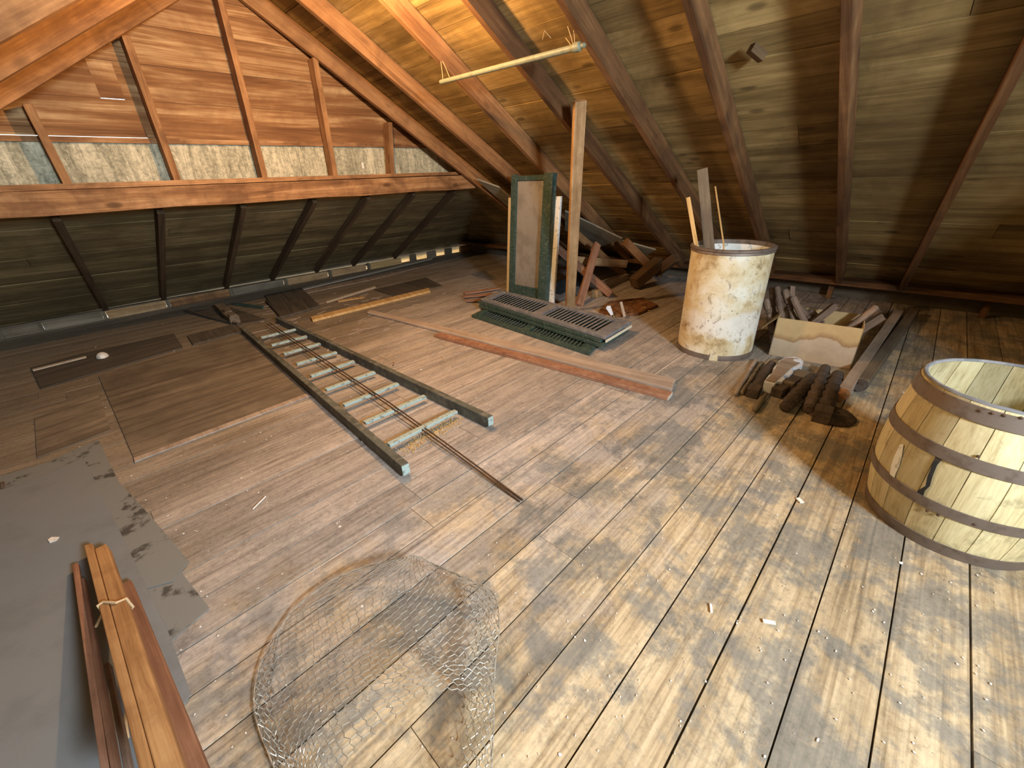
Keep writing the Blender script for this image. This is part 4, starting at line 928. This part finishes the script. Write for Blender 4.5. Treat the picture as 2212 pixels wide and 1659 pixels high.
# ------------------------------------------------------------------ loose boards and panels at the left
def slab(name, pxs, th, m, lab, cat='board', z=.002, grp=None): return tag(MB().prism([fl(x, y, z) for x, y in pxs], (0, 0, th)).build(name, m, bevel=.002), lab, cat, grp)
slab('floor_panel', [(89, 841), (396, 752), (376, 722), (180, 765), (67, 796)], .012, 'darkpanel', 'dark flat board lying against the left wall beside a pale strip')
slab('floor_panel', [(290, 992), (664, 851), (590, 775), (528, 722), (400, 757), (213, 813)], .006, 'dirty', 'wide grey board sheet lying left of the ladder', cat='board')
slab('edge_batten', [(292, 1000), (290, 992), (664, 852), (668, 858)], .012, 'greybrown', 'pale batten along the near edge of the wide grey board', cat='batten')
slab('floor_panel', [(80, 990), (240, 930), (212, 850), (75, 905)], .005, 'dirty', 'dull board sheet lying beside the upper end of the grey sheets')
slab('floor_panel', [(573, 641), (606, 690), (692, 664), (652, 625)], .03, 'darkpanel', 'square dark board propped at the far end of the ladder')
slab('floor_panel', [(405, 727), (417, 746), (525, 718), (512, 701)], .015, 'darkpanel', 'small dark board by the far left foot of the ladder')
slab('floor_panel', [(808, 627), (850, 641), (956, 618), (920, 601)], .012, 'darkpanel', 'dark rectangular board lying behind the yellow batten')
slab('floor_panel', [(500, 665), (420, 672), (520, 702), (575, 690)], .008, 'darkpanel', 'flat dark board under the two grey wood blocks')
slab('yellow_batten', [(672, 689), (676, 696), (930, 632), (926, 626)], .03, 'yellow', 'long yellow pine batten lying beyond the ladder', 'batten')
slab('pale_strip', [(70, 799), (72, 802), (187, 773), (186, 770)], .008, 'end', 'thin whitish strip lying on the dark board at far left', 'strip', .016)
slab('pale_strip', [(590, 646), (592, 649), (800, 606), (1000, 555), (998, 552)], .01, 'greybrown', 'longest thin pale strip lying along the low eave', 'strip', .004)
slab('pale_strip', [(615, 633), (617, 636), (935, 560), (933, 557)], .01, 'end', 'pale strip nearest the lit eave blocks', 'strip', .004)
slab('pale_strip', [(704, 652), (706, 655), (812, 622), (810, 619)], .01, 'end', 'short whitish strip between the yellow batten and the eave', 'strip', .004)
slab('pale_strip', [(728, 650), (731, 653), (788, 644), (786, 641)], .01, 'yellow', 'short thin yellowish stick just behind the yellow batten', 'strip', .004)
for (a, b, lab) in (((475, 663), (497, 683), 'grey wooden block lying left of the square dark board'), ((492, 680), (508, 692), 'small grey block with a notched top by the ladder end')):
    A, B = fl(*a, .05), fl(*b, .05); t = empty('wood_block', (A.x, A.y, 0), lab, 'block', 'grey wood blocks'); MB().beam(A, B, .11, .095).build('block_body', 'dirty', t, bevel=.006); MB().beam(lerp(A, B, .7) + V((0, 0, .05)), lerp(A, B, .98) + V((0, 0, .05)), .08, .03).build('notch', 'dirty', t)
for (a, b, w, lab) in (((505, 656), (568, 664), .04, 'dark green stick lying behind the grey wood blocks'), ((575, 650), (608, 684), .025, 'dark stick leaning on the edge of the square dark board'), ((400, 672), (515, 701), .03, 'dark lath running into the far left rail of the ladder')):
    A, B = fl(*a, .022), fl(*b, .022); tag(MB().beam(A, B, w, .03).build('dark_stick', 'green' if '505' in str(a) else 'darkpanel'), lab, 'stick')
tag(MB().lathe(fl(222, 771, .016), fl(222, 771, .03), [(0, .05), (.6, .04), (1, .02)], 12).build('paper_scrap', 'flake'), 'pale scrap lying on the dark board at the far left', 'scrap')
slab('paper_sheet', [(1016, 594), (1046, 584), (1072, 602), (1058, 606)], .006, 'greytop', 'folded grey sheet on the floor left of the screen', 'sheet')

# ------------------------------------------------------------------ debris on the floor
fk = MB(); rng = random.Random(11)
for i in range(520):
    x, y = rng.uniform(150, 2150), rng.uniform(640, 1640)
    p = fl(x, y)
    if p.y > 7.4 or p.x > 6: continue
    s = rng.uniform(.0015, .0042) * (1.0 if rng.random() < .95 else 2.0) * min(1.6, .45 + (p - CAM).length / 3.4); q_ = rng.uniform(0, 6.28); n = 5
    el = rng.uniform(.4, 1)
    P = [p + V((math.cos(q_) * math.cos(a) * s - math.sin(q_) * math.sin(a) * s * el, math.sin(q_) * math.cos(a) * s + math.cos(q_) * math.sin(a) * s * el, .002)) for a in [2 * math.pi * k / n + rng.uniform(-.3, .3) for k in range(n)]]
    fk.prism(P, (0, 0, .002))
tag(fk.build('paint_chips', 'flake'), 'tiny white paint chips scattered over the floor boards', 'debris', kind='stuff')
spn = MB()
for i in range(150):
    x, y = rng.uniform(560, 1010), rng.uniform(632, 790)
    p = fl(x, y, .003); q_ = rng.gauss(.15, .5); L = rng.uniform(.02, .09)
    spn.beam(p - V((math.cos(q_), math.sin(q_), 0)) * L, p + V((math.cos(q_), math.sin(q_), 0)) * L, rng.uniform(.006, .018), .004)
tag(spn.build('wood_splinters', 'polewood'), 'pale splinters strewn over the boards beyond the ladder', 'debris', kind='stuff')
sd_ = MB()
for i in range(420):
    u = rng.random(); p = lerp(fl(868, 968), fl(975, 905), u) + V((rng.gauss(.0, .03), rng.gauss(-.035, .03), 0)); s = rng.uniform(.002, .006)
    sd_.box(p.x - s, p.x + s, p.y - s * .7, p.y + s * .7, 0, s * 1.2)
tag(sd_.build('sawdust', 'sawdust'), 'golden crumbs of sawdust under the nearest ladder rungs', 'debris', kind='stuff')
for (a, b, w, lab) in (((1648, 1341), (1675, 1346), .012, 'white peg lying alone on the boards at lower right'), ((1535, 1305), (1537, 1323), .008, 'small white sliver lying on the boards left of the lone peg'), ((1723, 1076), (1733, 1086), .02, 'white paint crumb lying on the boards left of the barrel'), ((546, 1100), (574, 1072), .004, 'thin straw lying on the boards left of the ladder foot')):
    A, B = fl(*a, .006), fl(*b, .006); tag(MB().beam(A, B, w, .006).build('wood_sliver', 'flake'), lab, 'sliver')
